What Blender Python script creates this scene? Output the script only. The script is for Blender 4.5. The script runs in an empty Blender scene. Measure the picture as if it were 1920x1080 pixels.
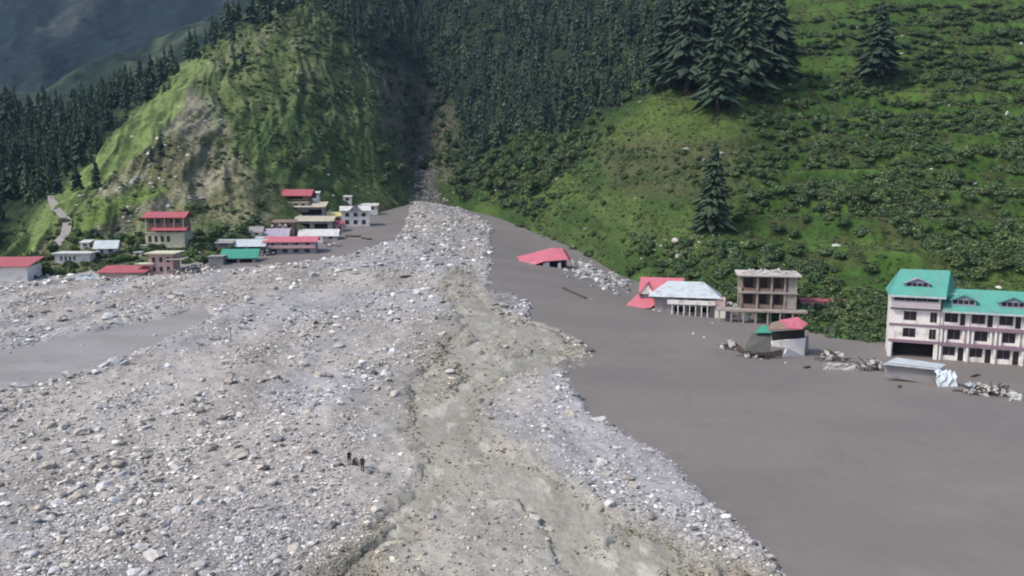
import bpy, math, random
import numpy as np
from mathutils import Vector, Matrix
R = math.radians
rng = np.random.default_rng(7)
random.seed(7)
scene = bpy.context.scene
COL = scene.collection

# ------------------------------------------------------------------ camera, sky, sun, exposure
F = 1500.0                      # focal length in pixels of the 1920 px wide photograph
CAMH = 34.0
PITCH = math.atan(200 / F)
SP, CP = math.sin(PITCH), math.cos(PITCH)
cam_d = bpy.data.cameras.new("camera")
cam = bpy.data.objects.new("camera", cam_d); COL.objects.link(cam)
cam.location = (0, 0, CAMH); cam.rotation_euler = (math.pi / 2 - PITCH, 0, 0)
cam_d.sensor_width = 36; cam_d.lens = F / 1920 * 36
cam_d.clip_start = 0.5; cam_d.clip_end = 12000
scene.camera = cam

SUN_EL, SUN_AZ = R(50), R(-112)       # azimuth from +Y (view direction), negative = from the left
world = bpy.data.worlds.new("World"); scene.world = world; world.use_nodes = True
wn = world.node_tree; wn.nodes.clear()
sky = wn.nodes.new("ShaderNodeTexSky"); sky.sky_type = 'NISHITA'; sky.sun_disc = False
sky.sun_elevation = SUN_EL; sky.sun_rotation = SUN_AZ
sky.air_density = 1.0; sky.dust_density = 3.0; sky.ozone_density = 0.6
bg = wn.nodes.new("ShaderNodeBackground"); bg.inputs[1].default_value = 0.128
wo = wn.nodes.new("ShaderNodeOutputWorld")
wn.links.new(sky.outputs[0], bg.inputs[0]); wn.links.new(bg.outputs[0], wo.inputs[0])
sl = bpy.data.lights.new("sun", 'SUN'); sl.energy = 2.35; sl.angle = R(8); sl.color = (1.0, 0.93, 0.84)
so = bpy.data.objects.new("sun", sl); COL.objects.link(so)
sd = Vector((math.sin(SUN_AZ) * math.cos(SUN_EL), math.cos(SUN_AZ) * math.cos(SUN_EL), math.sin(SUN_EL)))
so.rotation_euler = sd.to_track_quat('Z', 'Y').to_euler(); so.location = (-100, 0, 300)
scene.view_settings.view_transform = 'Standard'; scene.view_settings.look = 'None'
scene.view_settings.exposure = 0.66; scene.view_settings.gamma = 1
scene.render.engine = 'CYCLES'
scene.cycles.filter_width = 2.0
scene.cycles.max_bounces = 5
scene.cycles.diffuse_bounces = 3
scene.cycles.volume_bounces = 0

# ------------------------------------------------------------------ projection helpers
def unproj(px, py, Y):
    u = (px - 960) / F; v = (540 - py) / F
    t = Y / (CP + v * SP)
    return u * t, Y, CAMH + t * (-SP + v * CP)
def proj(X, Y, Z):
    d = Y * CP - (Z - CAMH) * SP
    return 960 + F * X / d, 540 - F * (Y * SP + (Z - CAMH) * CP) / d
def smooth(a, b, x):
    t = np.clip((x - a) / (b - a), 0, 1); return t * t * (3 - 2 * t)
_perm = np.random.default_rng(3).integers(0, 1 << 30, 4096)
def _h(ix, iy, s):
    return ((_perm[(ix * 73 + iy * 179 + s * 31 + _perm[(ix + s) & 4095] % 4096 + _perm[(iy * 3 + 7 * s) & 4095] % 4096) & 4095]) & 0xffff) / 65535.0
def vnoise(x, y, s=0):
    ix = np.floor(x).astype(np.int64); iy = np.floor(y).astype(np.int64)
    fx = x - ix; fy = y - iy
    fx = fx * fx * (3 - 2 * fx); fy = fy * fy * (3 - 2 * fy)
    a = _h(ix, iy, s); b = _h(ix + 1, iy, s); c = _h(ix, iy + 1, s); d = _h(ix + 1, iy + 1, s)
    return (a + (b - a) * fx + (c - a) * fy + (a - b - c + d) * fx * fy) * 2 - 1
def fbm(x, y, s=0, o=4):
    r = 0; a = 1; n = 0
    for k in range(o):
        r = r + a * vnoise(x, y, s + k); n += a; a *= .5
        x, y = x * 1.9 + .3 * y + 17.1, y * 1.9 - .3 * x + 5.3
    return r / n
def inpoly(x, y, poly):
    x = np.asarray(x); y = np.asarray(y); c = np.zeros(x.shape, bool); n = len(poly)
    for i in range(n):
        x0, y0 = poly[i]; x1, y1 = poly[(i + 1) % n]
        if y0 == y1: continue
        m = ((y0 > y) != (y1 > y)) & (x < (x1 - x0) * (y - y0) / (y1 - y0) + x0)
        c ^= m
    return c
def sdist(x, y, poly):
    """signed distance, positive inside"""
    d = np.full(x.shape, 1e9); n = len(poly)
    for i in range(n):
        x0, y0 = poly[i]; x1, y1 = poly[(i + 1) % n]
        ex, ey = x1 - x0, y1 - y0; L = ex * ex + ey * ey + 1e-9
        t = np.clip(((x - x0) * ex + (y - y0) * ey) / L, 0, 1)
        d = np.minimum(d, (x - x0 - t * ex) ** 2 + (y - y0 - t * ey) ** 2)
    d = np.sqrt(d)
    return np.where(inpoly(x, y, poly), d, -d)

# ------------------------------------------------------------------ materials
MATS = {}
def mat(name, color, rough=.85, var=.15, scale=1.0, bump=0.0, bscale=None, attr=None, metal=0, spec=.3, stripes=None, dirt=None, stretch=None):
    if name in MATS: return MATS[name]
    m = bpy.data.materials.new(name); m.use_nodes = True; nt = m.node_tree; N = nt.nodes; L = nt.links
    b = N["Principled BSDF"]; b.inputs["Roughness"].default_value = rough
    b.inputs["Metallic"].default_value = metal; b.inputs["Specular IOR Level"].default_value = spec
    tc = N.new("ShaderNodeTexCoord"); vec = tc.outputs["Object"]
    if stretch:
        mp = N.new("ShaderNodeMapping"); mp.inputs["Scale"].default_value = stretch
        L.new(vec, mp.inputs[0]); vec = mp.outputs[0]
    nz = N.new("ShaderNodeTexNoise"); nz.inputs["Scale"].default_value = scale; nz.inputs["Detail"].default_value = 6
    nz.inputs["Roughness"].default_value = .65
    L.new(vec, nz.inputs["Vector"])
    mr = N.new("ShaderNodeMapRange"); mr.inputs["From Min"].default_value = .3; mr.inputs["From Max"].default_value = .7
    mr.inputs["To Min"].default_value = 1 - var; mr.inputs["To Max"].default_value = 1 + var
    L.new(nz.outputs["Fac"], mr.inputs["Value"])
    mx = N.new("ShaderNodeMix"); mx.data_type = 'RGBA'; mx.blend_type = 'MULTIPLY'; mx.inputs["Factor"].default_value = 1
    if attr:
        at = N.new("ShaderNodeVertexColor"); at.layer_name = attr; src = at.outputs[0]
    else:
        rg = N.new("ShaderNodeRGB"); rg.outputs[0].default_value = (*color, 1); src = rg.outputs[0]
    if dirt:
        n2 = N.new("ShaderNodeTexNoise"); n2.inputs["Scale"].default_value = .55; n2.inputs["Detail"].default_value = 5
        L.new(tc.outputs["Object"], n2.inputs["Vector"])
        rr = N.new("ShaderNodeMapRange"); rr.inputs["From Min"].default_value = .5; rr.inputs["From Max"].default_value = .68
        L.new(n2.outputs["Fac"], rr.inputs["Value"])
        m2 = N.new("ShaderNodeMix"); m2.data_type = 'RGBA'; m2.inputs["B"].default_value = (*dirt, 1)
        ml = N.new("ShaderNodeMath"); ml.operation = 'MULTIPLY'; ml.inputs[1].default_value = .75
        L.new(rr.outputs[0], ml.inputs[0]); L.new(ml.outputs[0], m2.inputs["Factor"]); L.new(src, m2.inputs["A"]); src = m2.outputs["Result"]
    L.new(src, mx.inputs["A"]); L.new(mr.outputs[0], mx.inputs["B"]); L.new(mx.outputs["Result"], b.inputs["Base Color"])
    if stripes:
        wv = N.new("ShaderNodeTexWave"); wv.inputs["Scale"].default_value = stripes; wv.bands_direction = 'X'
        L.new(tc.outputs["Object"], wv.inputs["Vector"])
        bp = N.new("ShaderNodeBump"); bp.inputs["Strength"].default_value = .6; bp.inputs["Distance"].default_value = .06
        L.new(wv.outputs["Fac"], bp.inputs["Height"]); L.new(bp.outputs[0], b.inputs["Normal"])
    elif bump:
        nb = N.new("ShaderNodeTexNoise"); nb.inputs["Scale"].default_value = bscale or scale * 3; nb.inputs["Detail"].default_value = 5
        L.new(vec, nb.inputs["Vector"])
        bp = N.new("ShaderNodeBump"); bp.inputs["Strength"].default_value = 1; bp.inputs["Distance"].default_value = bump
        L.new(nb.outputs["Fac"], bp.inputs["Height"]); L.new(bp.outputs[0], b.inputs["Normal"])
    MATS[name] = m; return m

# ------------------------------------------------------------------ object helpers
def tag(o, label=None, cat=None, group=None, kind=None):
    if label: o["label"] = label
    if cat: o["category"] = cat
    if group: o["group"] = group
    if kind: o["kind"] = kind
    return o
def link(name, me, parent=None):
    o = bpy.data.objects.new(name, me); COL.objects.link(o)
    if parent is not None: o.parent = parent
    return o
def np_mesh(name, V, Fc, nper, mats=None, colors=None, smooth_=False, cname="Col"):
    me = bpy.data.meshes.new(name); V = np.ascontiguousarray(V, dtype=np.float32); Fc = np.ascontiguousarray(Fc, dtype=np.int32).reshape(-1, nper)
    me.vertices.add(len(V)); me.vertices.foreach_set("co", V.ravel())
    me.loops.add(Fc.size); me.loops.foreach_set("vertex_index", Fc.ravel())
    me.polygons.add(len(Fc)); me.polygons.foreach_set("loop_start", np.arange(0, Fc.size, nper, dtype=np.int32))
    me.polygons.foreach_set("use_smooth", np.full(len(Fc), smooth_))
    if colors is not None:
        ca = me.color_attributes.new(cname, 'FLOAT_COLOR', 'POINT')
        c4 = np.ones((len(V), 4), np.float32); c4[:, :3] = colors
        ca.data.foreach_set("color", c4.ravel())
    me.update(calc_edges=True)
    if mats: me.materials.append(mats)
    return me
class MB:
    def __init__(s): s.v = []; s.f = []; s.cut = []
    def each(s, name, m, parent=None):
        out = []; cuts = s.cut + [(len(s.v), len(s.f))]
        for (v0, f0), (v1, f1) in zip(cuts, cuts[1:]):
            me = bpy.data.meshes.new(name); me.from_pydata(s.v[v0:v1], [], [tuple(i - v0 for i in f) for f in s.f[f0:f1]]); me.update(); me.materials.append(m); out.append(link(name, me, parent))
        return out
    def quad(s, *p):
        n = len(s.v); s.v += [tuple(q) for q in p]; s.f.append(tuple(range(n, n + len(p)))); return s
    def box(s, x0, x1, y0, y1, z0, z1):
        s.cut.append((len(s.v), len(s.f)))
        n = len(s.v)
        s.v += [(x, y, z) for z in (z0, z1) for y in (y0, y1) for x in (x0, x1)]
        s.f += [tuple(n + i for i in q) for q in ((0, 2, 3, 1), (4, 5, 7, 6), (0, 1, 5, 4), (2, 6, 7, 3), (0, 4, 6, 2), (1, 3, 7, 5))]
        return s
    def plate(s, pts, th=.12):
        s.cut.append((len(s.v), len(s.f)))
        P = [Vector(p) for p in pts]; nrm = (P[1] - P[0]).cross(P[2] - P[0]).normalized()
        k = len(P); n = len(s.v)
        s.v += [tuple(p) for p in P] + [tuple(p - nrm * th) for p in P]
        s.f.append(tuple(range(n, n + k))); s.f.append(tuple(range(n + 2 * k - 1, n + k - 1, -1)))
        for i in range(k):
            j = (i + 1) % k; s.f.append((n + i, n + k + i, n + k + j, n + j))
        return s
    def beam(s, a, b, r=.06, k=6, r2=None):
        s.cut.append((len(s.v), len(s.f)))
        a = Vector(a); b = Vector(b); d = (b - a).normalized(); r2 = r if r2 is None else r2
        u = d.orthogonal().normalized(); w = d.cross(u); n = len(s.v)
        for q, rr in ((a, r), (b, r2)):
            for i in range(k):
                t = 2 * math.pi * i / k; s.v.append(tuple(q + (u * math.cos(t) + w * math.sin(t)) * rr))
        for i in range(k):
            j = (i + 1) % k; s.f.append((n + i, n + j, n + k + j, n + k + i))
        s.f.append(tuple(range(n + k - 1, n - 1, -1))); s.f.append(tuple(range(n + k, n + 2 * k)))
        return s
    def build(s, name, m, parent=None):
        me = bpy.data.meshes.new(name); me.from_pydata(s.v, [], s.f); me.validate(); me.update()
        me.materials.append(m)
        return link(name, me, parent)
def empty(name, loc, rz=0, **k):
    o = bpy.data.objects.new(name, None); COL.objects.link(o); o.location = loc; o.rotation_euler = (0, 0, rz)
    o.empty_display_size = .5; return tag(o, **k)

# ------------------------------------------------------------------ valley floor: a debris fan dipping from the gorge mouth
AX, AY, AZ = -52.0, 452.0, 22.5
def base(x, y):
    dx, dy = x - AX, y - AY; d = np.sqrt(dx * dx + dy * dy)
    ang = np.degrees(np.arctan2(dx, -dy))
    sl_ = .062 + .044 * smooth(6, 32, ang)
    up = np.where(dy > 0, 1, 0)
    z = AZ - sl_ * d * np.where(dy > 0, np.clip(1 - dy / 60, -1, 1), 1)
    return np.where(z > 8, z, np.log1p(np.exp(np.clip(z, -30, 8) / 2.0)) * 2.0 - 0.0) - .1
def floor_hit(px, py):
    px = np.asarray(px, float); py = np.asarray(py, float)
    if len(px) > 12000:
        parts = [floor_hit(px[i:i + 12000], py[i:i + 12000]) for i in range(0, len(px), 12000)]
        return np.concatenate([p[0] for p in parts]), np.concatenate([p[1] for p in parts])
    u = (px - 960) / F; v = (540 - py) / F
    Yg = np.concatenate([np.linspace(6, 120, 90), np.linspace(121, 640, 300)])
    t = Yg[None] / (CP + v[:, None] * SP)
    g = CAMH + t * (-SP + v[:, None] * CP) - base(u[:, None] * t, Yg[None])
    k = np.argmax(g < 0, 1); k = np.where((g < 0).any(1), k, len(Yg) - 1); k = np.maximum(k, 1)
    i = np.arange(len(k)); a, b = g[i, k - 1], g[i, k]; f = np.clip(a / (a - b + 1e-9), 0, 1)
    Yh = Yg[k - 1] + f * (Yg[k] - Yg[k - 1])
    return u * Yh / (CP + v * SP), Yh
def wpoly(pp):
    a = np.array(pp, float); X, Y = floor_hit(a[:, 0], a[:, 1]); return list(zip(X, Y))
def densify(pp, jit, step=14):
    out = []; r = np.random.default_rng(len(pp))
    for i in range(len(pp)):
        a = np.array(pp[i]); b = np.array(pp[(i + 1) % len(pp)]); n = max(1, int(np.hypot(*(b - a)) / step))
        for k in range(n):
            p = a + (b - a) * k / n
            if k: p = p + r.normal(0, jit, 2) * (1, .5)
            out.append(tuple(p))
    return out
MUD_R = wpoly([(836, 368), (850, 384), (880, 400), (912, 415), (926, 430), (925, 450), (918, 480), (925, 540), (1000, 568), (990, 596), (1060, 618), (1112, 655),
    (1085, 680), (1070, 705), (1088, 740), (1115, 775), (1180, 808), (1250, 850), (1290, 890), (1340, 940), (1400, 990), (1450, 1040), (1482, 1085),
    (1560, 1240), (1700, 1500), (3200, 1500), (3200, 640), (1900, 600), (1500, 560), (1250, 510), (1060, 455), (980, 425), (945, 378)])
MUD_L = wpoly([(772, 372), (764, 402), (755, 425), (738, 452), (700, 463), (655, 475), (600, 487), (540, 496), (480, 500), (400, 508), (380, 500),
    (400, 470), (520, 440), (600, 410), (640, 392), (700, 372), (760, 372)])
CHAN = wpoly([(-500, 700), (-150, 672), (0, 656), (150, 626), (300, 597), (385, 574), (395, 592), (300, 640), (150, 700), (0, 741), (-200, 800), (-500, 880)])
STREAM = wpoly([(850, 505), (835, 545), (862, 590), (852, 625), (800, 680), (775, 730), (768, 800), (795, 870), (788, 930), (720, 985), (655, 1035),
    (600, 1085), (520, 1200), (450, 1500), (1750, 1500), (1530, 1200), (1420, 1085), (1300, 1040), (1200, 990), (1100, 940), (1010, 885), (910, 815), (885, 750),
    (950, 705), (1075, 680), (1085, 655), (1040, 622), (950, 590), (885, 550), (862, 505)])
ISLES = [wpoly(p) for p in ([(905, 745), (960, 715), (1050, 700), (1060, 730), (990, 790), (915, 790)],
    [(800, 960), (850, 905), (950, 930), (1050, 985), (1075, 1085), (1090, 1300), (560, 1300), (680, 1085)],
    [(840, 650), (880, 620), (905, 660), (860, 720), (810, 740)], [(930, 620), (1000, 640), (960, 670), (900, 650)])]

def fields(x, y):
    wob = 2.2 * fbm(x / 9, y / 9, 11, 3) + .9 * fbm(x / 2.2, y / 2.2, 15, 2)
    amp = np.clip(y / 120, .35, 2.0)
    mr = sdist(x, y, MUD_R) + wob * .55 * amp
    ml = sdist(x, y, MUD_L) + wob * .5
    ch = sdist(x, y, CHAN) + wob * .4
    st = sdist(x, y, STREAM) + wob * 1.1
    for p in ISLES:
        st = np.minimum(st, -(sdist(x, y, p) - 1.5 + wob * 2.6 + 3.5 * fbm(x / 7, y / 12, 29, 3)))
    st = st - 5.0 * smooth(.08, .6, fbm(x / 4.2 + 40, y / 9, 21, 4)) * smooth(-1, 2.5, st)
    st = st - 2.2 * smooth(.15, .6, fbm(x / 1.5 + 40, y / 2.4, 27, 3)) * smooth(-1, 2.5, st)
    return mr, ml, ch, st
def ground(x, y, full=False):
    b = base(x, y); mr, ml, ch, st = fields(x, y)
    rough = .55 * fbm(x / 17, y / 17, 31, 3) + .42 * fbm(x / 4.2, y / 4.2, 35, 3) + .16 * fbm(x / 1.1, y / 1.1, 38, 2)
    mud = np.maximum(mr, ml)
    z = b + .32 + rough * (1 - .55 * smooth(-2, 3, np.maximum(mud, ch)))
    z = z - 1.5 * smooth(-1.6, 1.4, mud) - 1.3 * smooth(-2.0, 1.8, ch) - .98 * smooth(-1.4, 1.8, st)
    if full: return z, b, mr, ml, ch, st
    return z
def mudz(x, y): return base(x, y) + .10 * fbm(x / 14, y / 14, 51, 3) - .12
def chanz(x, y): return base(x, y) - .30
def streamz(x, y): return base(x, y) - .12 + .13 * fbm(x / 3.1, y / 4.5, 55, 3) + .09 * fbm(x / .9, y / 1.4, 57, 3)

cols = np.concatenate([np.arange(-1500, -160, 45), np.arange(-160, 2080, 2.2), np.arange(2080, 3500, 45)])
fy = np.concatenate([np.arange(5200, 1500, -160), np.arange(1500, 1120, -8), np.arange(1120, 424, -1.25)])
Yr = CAMH * F / (fy - 340)
GX = (cols[None] - 960) / F * np.maximum(Yr[:, None], 30); GY = np.broadcast_to(Yr[:, None], GX.shape)
gz, gb, mr, ml, ch, st = ground(GX, GY, True)
nr, nc = GX.shape
idx = np.arange(nr * nc).reshape(nr, nc)
quads = np.stack([idx[:-1, :-1], idx[:-1, 1:], idx[1:, 1:], idx[1:, :-1]], -1).reshape(-1, 4)
# true material colours of the debris: cool grey silt, tan sand, damp patches
def mixc(a, b, t): return np.asarray(a) * (1 - t[..., None]) + np.asarray(b) * t[..., None]
pxg, pyg = proj(GX, GY, gz)
tan = smooth(-.15, .4, fbm(GX / 26, GY / 30, 61, 3) + .25 * (GX < -8) - .3 * (GX > 5))
gc = mixc((.255, .252, .262), (.268, .254, .243), tan)
gc = mixc(gc, (.225, .228, .245), smooth(.1, .5, fbm(GX / 9 + 9, GY / 18, 66, 4)) * .9)
sraw = smooth(-6, 2, sdist(GX, GY, STREAM)); gc = mixc(gc, (.268, .256, .222), .75 * sraw); gc = mixc(gc, (.215, .205, .178), .6 * smooth(-2.0, 0, st))
gc = mixc(gc, (.150, .142, .140), .8 * smooth(-1.5, .3, np.maximum(mr, ml)))
fa = np.arctan2(GX - AX, AY + 25 - GY); fd = np.hypot(GX - AX, AY + 25 - GY)
gc = gc * (1 + .42 * fbm(fa * 46, fd / 26, 73, 4) + .22 * fbm(GX / 1.3, GY / 1.3, 71, 3) + .16 * fbm(GX / 5, GY / 5, 75, 3))[..., None]
M_ground = mat("debris_silt", (1, 1, 1), .95, .13, 1.6, .10, 3.0, attr="Col")
o = link("ground", np_mesh("ground", np.stack([GX, GY, gz], -1).reshape(-1, 3), quads, 4, M_ground, gc.reshape(-1, 3), True))
tag(o, kind="structure")
def sheet(name, field, zf, m, lim, colors=None):
    keep = (field.ravel()[quads] > lim).all(1); q = quads[keep]
    used = np.unique(q); remap = np.zeros(nr * nc, np.int32); remap[used] = np.arange(len(used))
    x = GX.ravel()[used]; y = GY.ravel()[used]
    o = link(name, np_mesh(name, np.stack([x, y, zf(x, y)], -1), remap[q], 4, m, None if colors is None else colors(x, y), True))
    return tag(o, kind="structure")
def mudcol(x, y):
    c = mixc((.172, .158, .149), (.150, .139, .133), smooth(-.4, .5, fbm(x / 22, y / 12, 81, 4)))
    c = mixc(c, (.196, .181, .167), .30 * smooth(.1, .6, fbm(x / 9, y / 5, 85, 4)))
    c = mixc(c, (.120, .113, .108), .22 * smooth(.35, .6, fbm(x / 3, y / 6, 87, 3)))
    return c
sheet("mud", np.maximum(mr, ml), mudz, mat("wet_mud", (1, 1, 1), .62, .05, .5, .03, 1.2, attr="Col", spec=.25), -3.5, mudcol)
def chcol(x, y): return mixc((.252, .242, .243), (.215, .204, .200), smooth(-.3, .5, fbm(x / 9, y / 3.5, 91, 3)))
sheet("side_channel", ch, chanz, mat("silty_water", (1, 1, 1), .5, .05, .6, .02, 1.5, attr="Col", spec=.35), -3.5, chcol)
def stcol(x, y):
    c = mixc((.305, .290, .246), (.240, .228, .188), smooth(-.2, .5, fbm(x / 4, y / 9, 95, 4)))
    return mixc(c, (.420, .402, .345), .9 * smooth(.05, .45, fbm(x / 1.7, y / 3.4, 97, 4)))
sheet("stream", st, streamz, mat("turbid_water", (1, 1, 1), .32, .18, 2.4, .16, 1.5, attr="Col", spec=.4, stretch=(1.2, .6, 1)), -2.5, stcol)

# ------------------------------------------------------------------ hills: profiles (row in photo, distance) for columns of the valley sides
KN = {
 -1400: [(560, 190), (470, 240), (350, 330), (230, 430), (130, 540), (60, 640), (20, 720)],
 -700: [(545, 205), (470, 245), (360, 330), (250, 430), (170, 540), (110, 640), (90, 720)],
 -200: [(532, 215), (490, 240), (380, 320), (290, 410), (260, 500), (228, 590), (250, 680)],
 0: [(530, 218), (497, 236), (440, 275), (330, 380), (275, 480), (225, 600), (265, 700)],
 100: [(524, 220), (470, 250), (372, 300), (378, 335), (305, 440), (222, 610), (265, 720)],
 200: [(518, 225), (450, 257), (350, 300), (268, 348), (272, 385), (188, 620), (235, 750)],
 300: [(503, 235), (425, 270), (315, 318), (190, 398), (192, 430), (150, 630), (200, 770)],
 360: [(492, 242), (400, 285), (280, 340), (150, 450), (155, 480), (108, 640), (170, 800)],
 440: [(478, 252), (375, 305), (235, 380), (84, 510), (88, 540), (45, 650), (110, 840)],
 560: [(440, 300), (340, 355), (190, 430), (18, 560), (-10, 640), (-60, 760), (-60, 900)],
 650: [(406, 362), (325, 408), (205, 475), (85, 560), (88, 600), (-60, 850), (-150, 1000)],
 720: [(389, 405), (318, 452), (235, 505), (155, 575), (155, 620), (-60, 900), (-160, 1050)],
 785: [(382, 456), (338, 520), (296, 600), (262, 660), (215, 720), (-60, 980), (-160, 1100)],
 840: [(379, 450), (325, 490), (285, 545), (232, 640), (190, 710), (-60, 960), (-160, 1080)],
 930: [(389, 418), (335, 460), (290, 520), (228, 600), (165, 680), (-60, 920), (-160, 1060)],
 1000: [(440, 362), (385, 388), (310, 450), (245, 530), (165, 625), (-60, 860), (-150, 1000)],
 1080: [(478, 322), (400, 350), (330, 385), (255, 470), (175, 575), (-60, 820), (-150, 950)],
 1160: [(515, 268), (430, 300), (320, 345), (228, 410), (165, 510), (-60, 760), (-150, 900)],
 1250: [(540, 243), (430, 275), (290, 320), (172, 372), (140, 450), (-60, 700), (-150, 850)],
 1350: [(570, 218), (430, 260), (290, 305), (165, 362), (130, 440), (-60, 640), (-150, 800)],
 1450: [(602, 192), (450, 250), (310, 300), (200, 350), (110, 430), (-60, 600), (-150, 760)],
 1600: [(645, 170), (520, 213), (380, 265), (260, 320), (150, 390), (-60, 560), (-150, 720)],
 1750: [(668, 164), (530, 205), (390, 255), (270, 310), (150, 380), (-60, 550), (-150, 700)],
 1920: [(680, 157), (540, 198), (400, 248), (280, 302), (150, 375), (-60, 540), (-150, 700)],
 2400: [(720, 140), (570, 185), (430, 235), (300, 295), (160, 370), (-60, 530), (-150, 690)],
 3300: [(800, 120), (640, 165), (480, 220), (330, 285), (180, 360), (-60, 520), (-150, 680)],
}
kc = np.array(sorted(KN)); kp = np.array([[k[0] for k in KN[c]] for c in kc], float); ky = np.array([[k[1] for k in KN[c]] for c in kc], float)
hcols = np.concatenate([np.arange(-1400, -160, 22), np.arange(-160, 2080, 2.6), np.arange(2080, 3300, 22)])
dense = np.arange(-1400, 3301, 10.0)
def colint(tab):
    t = np.stack([np.interp(dense, kc, tab[:, k]) for k in range(tab.shape[1])], 1)
    ker = np.hanning(9); ker /= ker.sum(); tp = np.pad(t, ((4, 4), (0, 0)), 'edge')
    t = np.stack([np.convolve(tp[:, k], ker, 'valid') for k in range(t.shape[1])], 1)
    return np.stack([np.interp(hcols, dense, t[:, k]) for k in range(t.shape[1])], 1)
hp, hy = colint(kp), colint(ky)
nk = hp.shape[1]
HX = np.zeros((len(hcols), nk + 2)); HY = HX.copy(); HZ = HX.copy()
for k in range(nk):
    HX[:, k + 1], HY[:, k + 1], HZ[:, k + 1] = unproj(hcols, hp[:, k], hy[:, k])
HX[:, 0] = HX[:, 1] * (HY[:, 1] - 9) / HY[:, 1]; HY[:, 0] = HY[:, 1] - 9; HZ[:, 0] = HZ[:, 1] - 5
sc_ = (HY[:, -2] + 220) / HY[:, -2]
HX[:, -1] = HX[:, -2] * sc_; HY[:, -1] = HY[:, -2] * sc_; HZ[:, -1] = HZ[:, -2] - 40
per = [14, 70, 75, 75, 60, 60, 60, 12]
ts = np.concatenate([k + np.arange(n) / n for k, n in enumerate(per)] + [[nk + 1]])
ki = np.minimum(ts.astype(int), nk); kf = ts - ki
def alongs(A):
    # Catmull-Rom blended with straight lines so crests stay crisp
    Pm = A[:, np.maximum(ki - 1, 0)]; P0 = A[:, ki]; P1 = A[:, np.minimum(ki + 1, nk + 1)]; P2 = A[:, np.minimum(ki + 2, nk + 1)]
    t = kf[None]
    cr = .5 * (2 * P0 + (P1 - Pm) * t + (2 * Pm - 5 * P0 + 4 * P1 - P2) * t * t + (3 * P0 - Pm - 3 * P1 + P2) * t ** 3)
    return .45 * cr + .55 * (P0 + (P1 - P0) * t)
HX, HY, HZ = alongs(HX), alongs(HY), alongs(HZ)
HS = np.broadcast_to(ts[None], HX.shape)
HPX, HPY = proj(HX, HY, HZ)
fade = smooth(.9, 1.5, HS)
right = smooth(1330, 1480, HPX)
spur = (1 - smooth(740, 800, HPX))
# gullies and strata on the spur, lumps elsewhere
warp = 12 * fbm(HX / 50, HY / 50, 101, 2)
strata = np.abs(fbm((HX + HY * .25 + warp) / 9, HZ / 45, 103, 3))
HZ = HZ + fade * (spur * (7.0 * (.25 - strata) * smooth(1.3, 2.4, HS) + 2.2 * (.3 - np.abs(fbm(HX / 4.5 + HY / 14, HZ / 16, 115, 3))) * smooth(1.3, 2.4, HS) + 3.4 * fbm(HX / 28, HY / 28, 105, 4))
    + (1 - spur) * (1 - .6 * right) * 5.0 * fbm(HX / 34, HY / 34, 107, 4))
HZ = HZ + fade * (.9 * fbm(HX / 6, HY / 6, 109, 3) + .3 * fbm(HX / 1.8, HY / 1.8, 111, 2))
# field terraces on the right
tp_ = 7.4; zz = HZ + 2.5 * fbm(HX / 40, HY / 40, 113, 2); fr = zz / tp_ - np.floor(zz / tp_)
HZ = HZ + right * fade * smooth(5, 10, HZ) * .8 * tp_ * (smooth(.55, .95, fr) - fr)
terr_edge = right * ((fr > .5) & (fr < .98))
HPX, HPY = proj(HX, HY, HZ)
def hmask(poly, soft=9.0, amp=14.0):
    wx = HPX + amp * fbm(HX / 12, HZ / 12, 121, 3); wy = HPY + amp * fbm(HX / 12 + 50, HZ / 12, 125, 3)
    return smooth(-soft, soft, sdist(wx, wy, poly))
P_BRIGHT = [(20, 500), (45, 450), (95, 385), (130, 335), (200, 268), (285, 190), (340, 118), (380, 95), (400, 120), (352, 165), (345, 210), (300, 250), (240, 300), (160, 372), (110, 410), (60, 480)]
P_GREEN2 = [(120, 420), (200, 350), (280, 310), (330, 330), (300, 370), (250, 400), (190, 455), (110, 460)]
P_CLIFF = [(170, 360), (235, 300), (300, 250), (335, 170), (375, 190), (400, 240), (390, 300), (410, 350), (370, 372), (330, 345), (260, 350), (205, 375)]
P_CLIFF2 = [(175, 430), (260, 385), (345, 345), (405, 350), (375, 378), (270, 400), (215, 445)]
P_SAND = [(385, 320), (440, 285), (480, 340), (520, 395), (505, 420), (440, 425), (400, 390), (365, 330)]
P_LOWG = [(470, 200), (560, 190), (700, 250), (760, 330), (765, 375), (640, 385), (590, 360), (520, 360), (470, 330), (440, 270)]
P_FOREST = [(-1500, 100), (-1500, 600), (-40, 500), (20, 440), (95, 365), (200, 262), (290, 178), (360, 105), (440, 66), (560, 4), (600, -60), (605, 10), (640, 60), (690, 110), (735, 165),
    (770, 235), (790, 275), (850, 325), (900, 290), (960, 262), (1040, 262), (1100, 235), (1180, 190), (1250, 162), (1340, 168), (1460, 150), (1475, -400), (300, -400)]
P_GORGE = [(784, 285), (772, 330), (774, 368), (760, 392), (850, 392), (826, 366), (820, 345), (818, 315), (806, 285)]
P_NOTCH = [(680, 105), (735, 120), (800, 150), (862, 235), (872, 300), (838, 345), (815, 320), (765, 345), (745, 280), (720, 215)]
P_CREST = [(320, 200), (345, 160), (400, 190), (430, 250), (420, 330), (385, 380), (350, 350), (370, 290), (335, 250)]
P_KNOLL = [(1130, 255), (1240, 172), (1330, 185), (1420, 178), (1440, 215), (1380, 265), (1260, 290), (1190, 300)]
P_SLOPE = [(985, 445), (1060, 340), (1130, 260), (1250, 290), (1400, 250), (1410, 380), (1330, 500), (1250, 520), (1150, 520), (1050, 470)]
P_PINK = [(1120, 290), (1200, 260), (1330, 270), (1410, 240), (1425, 330), (1380, 380), (1230, 370), (1150, 350)]
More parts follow.
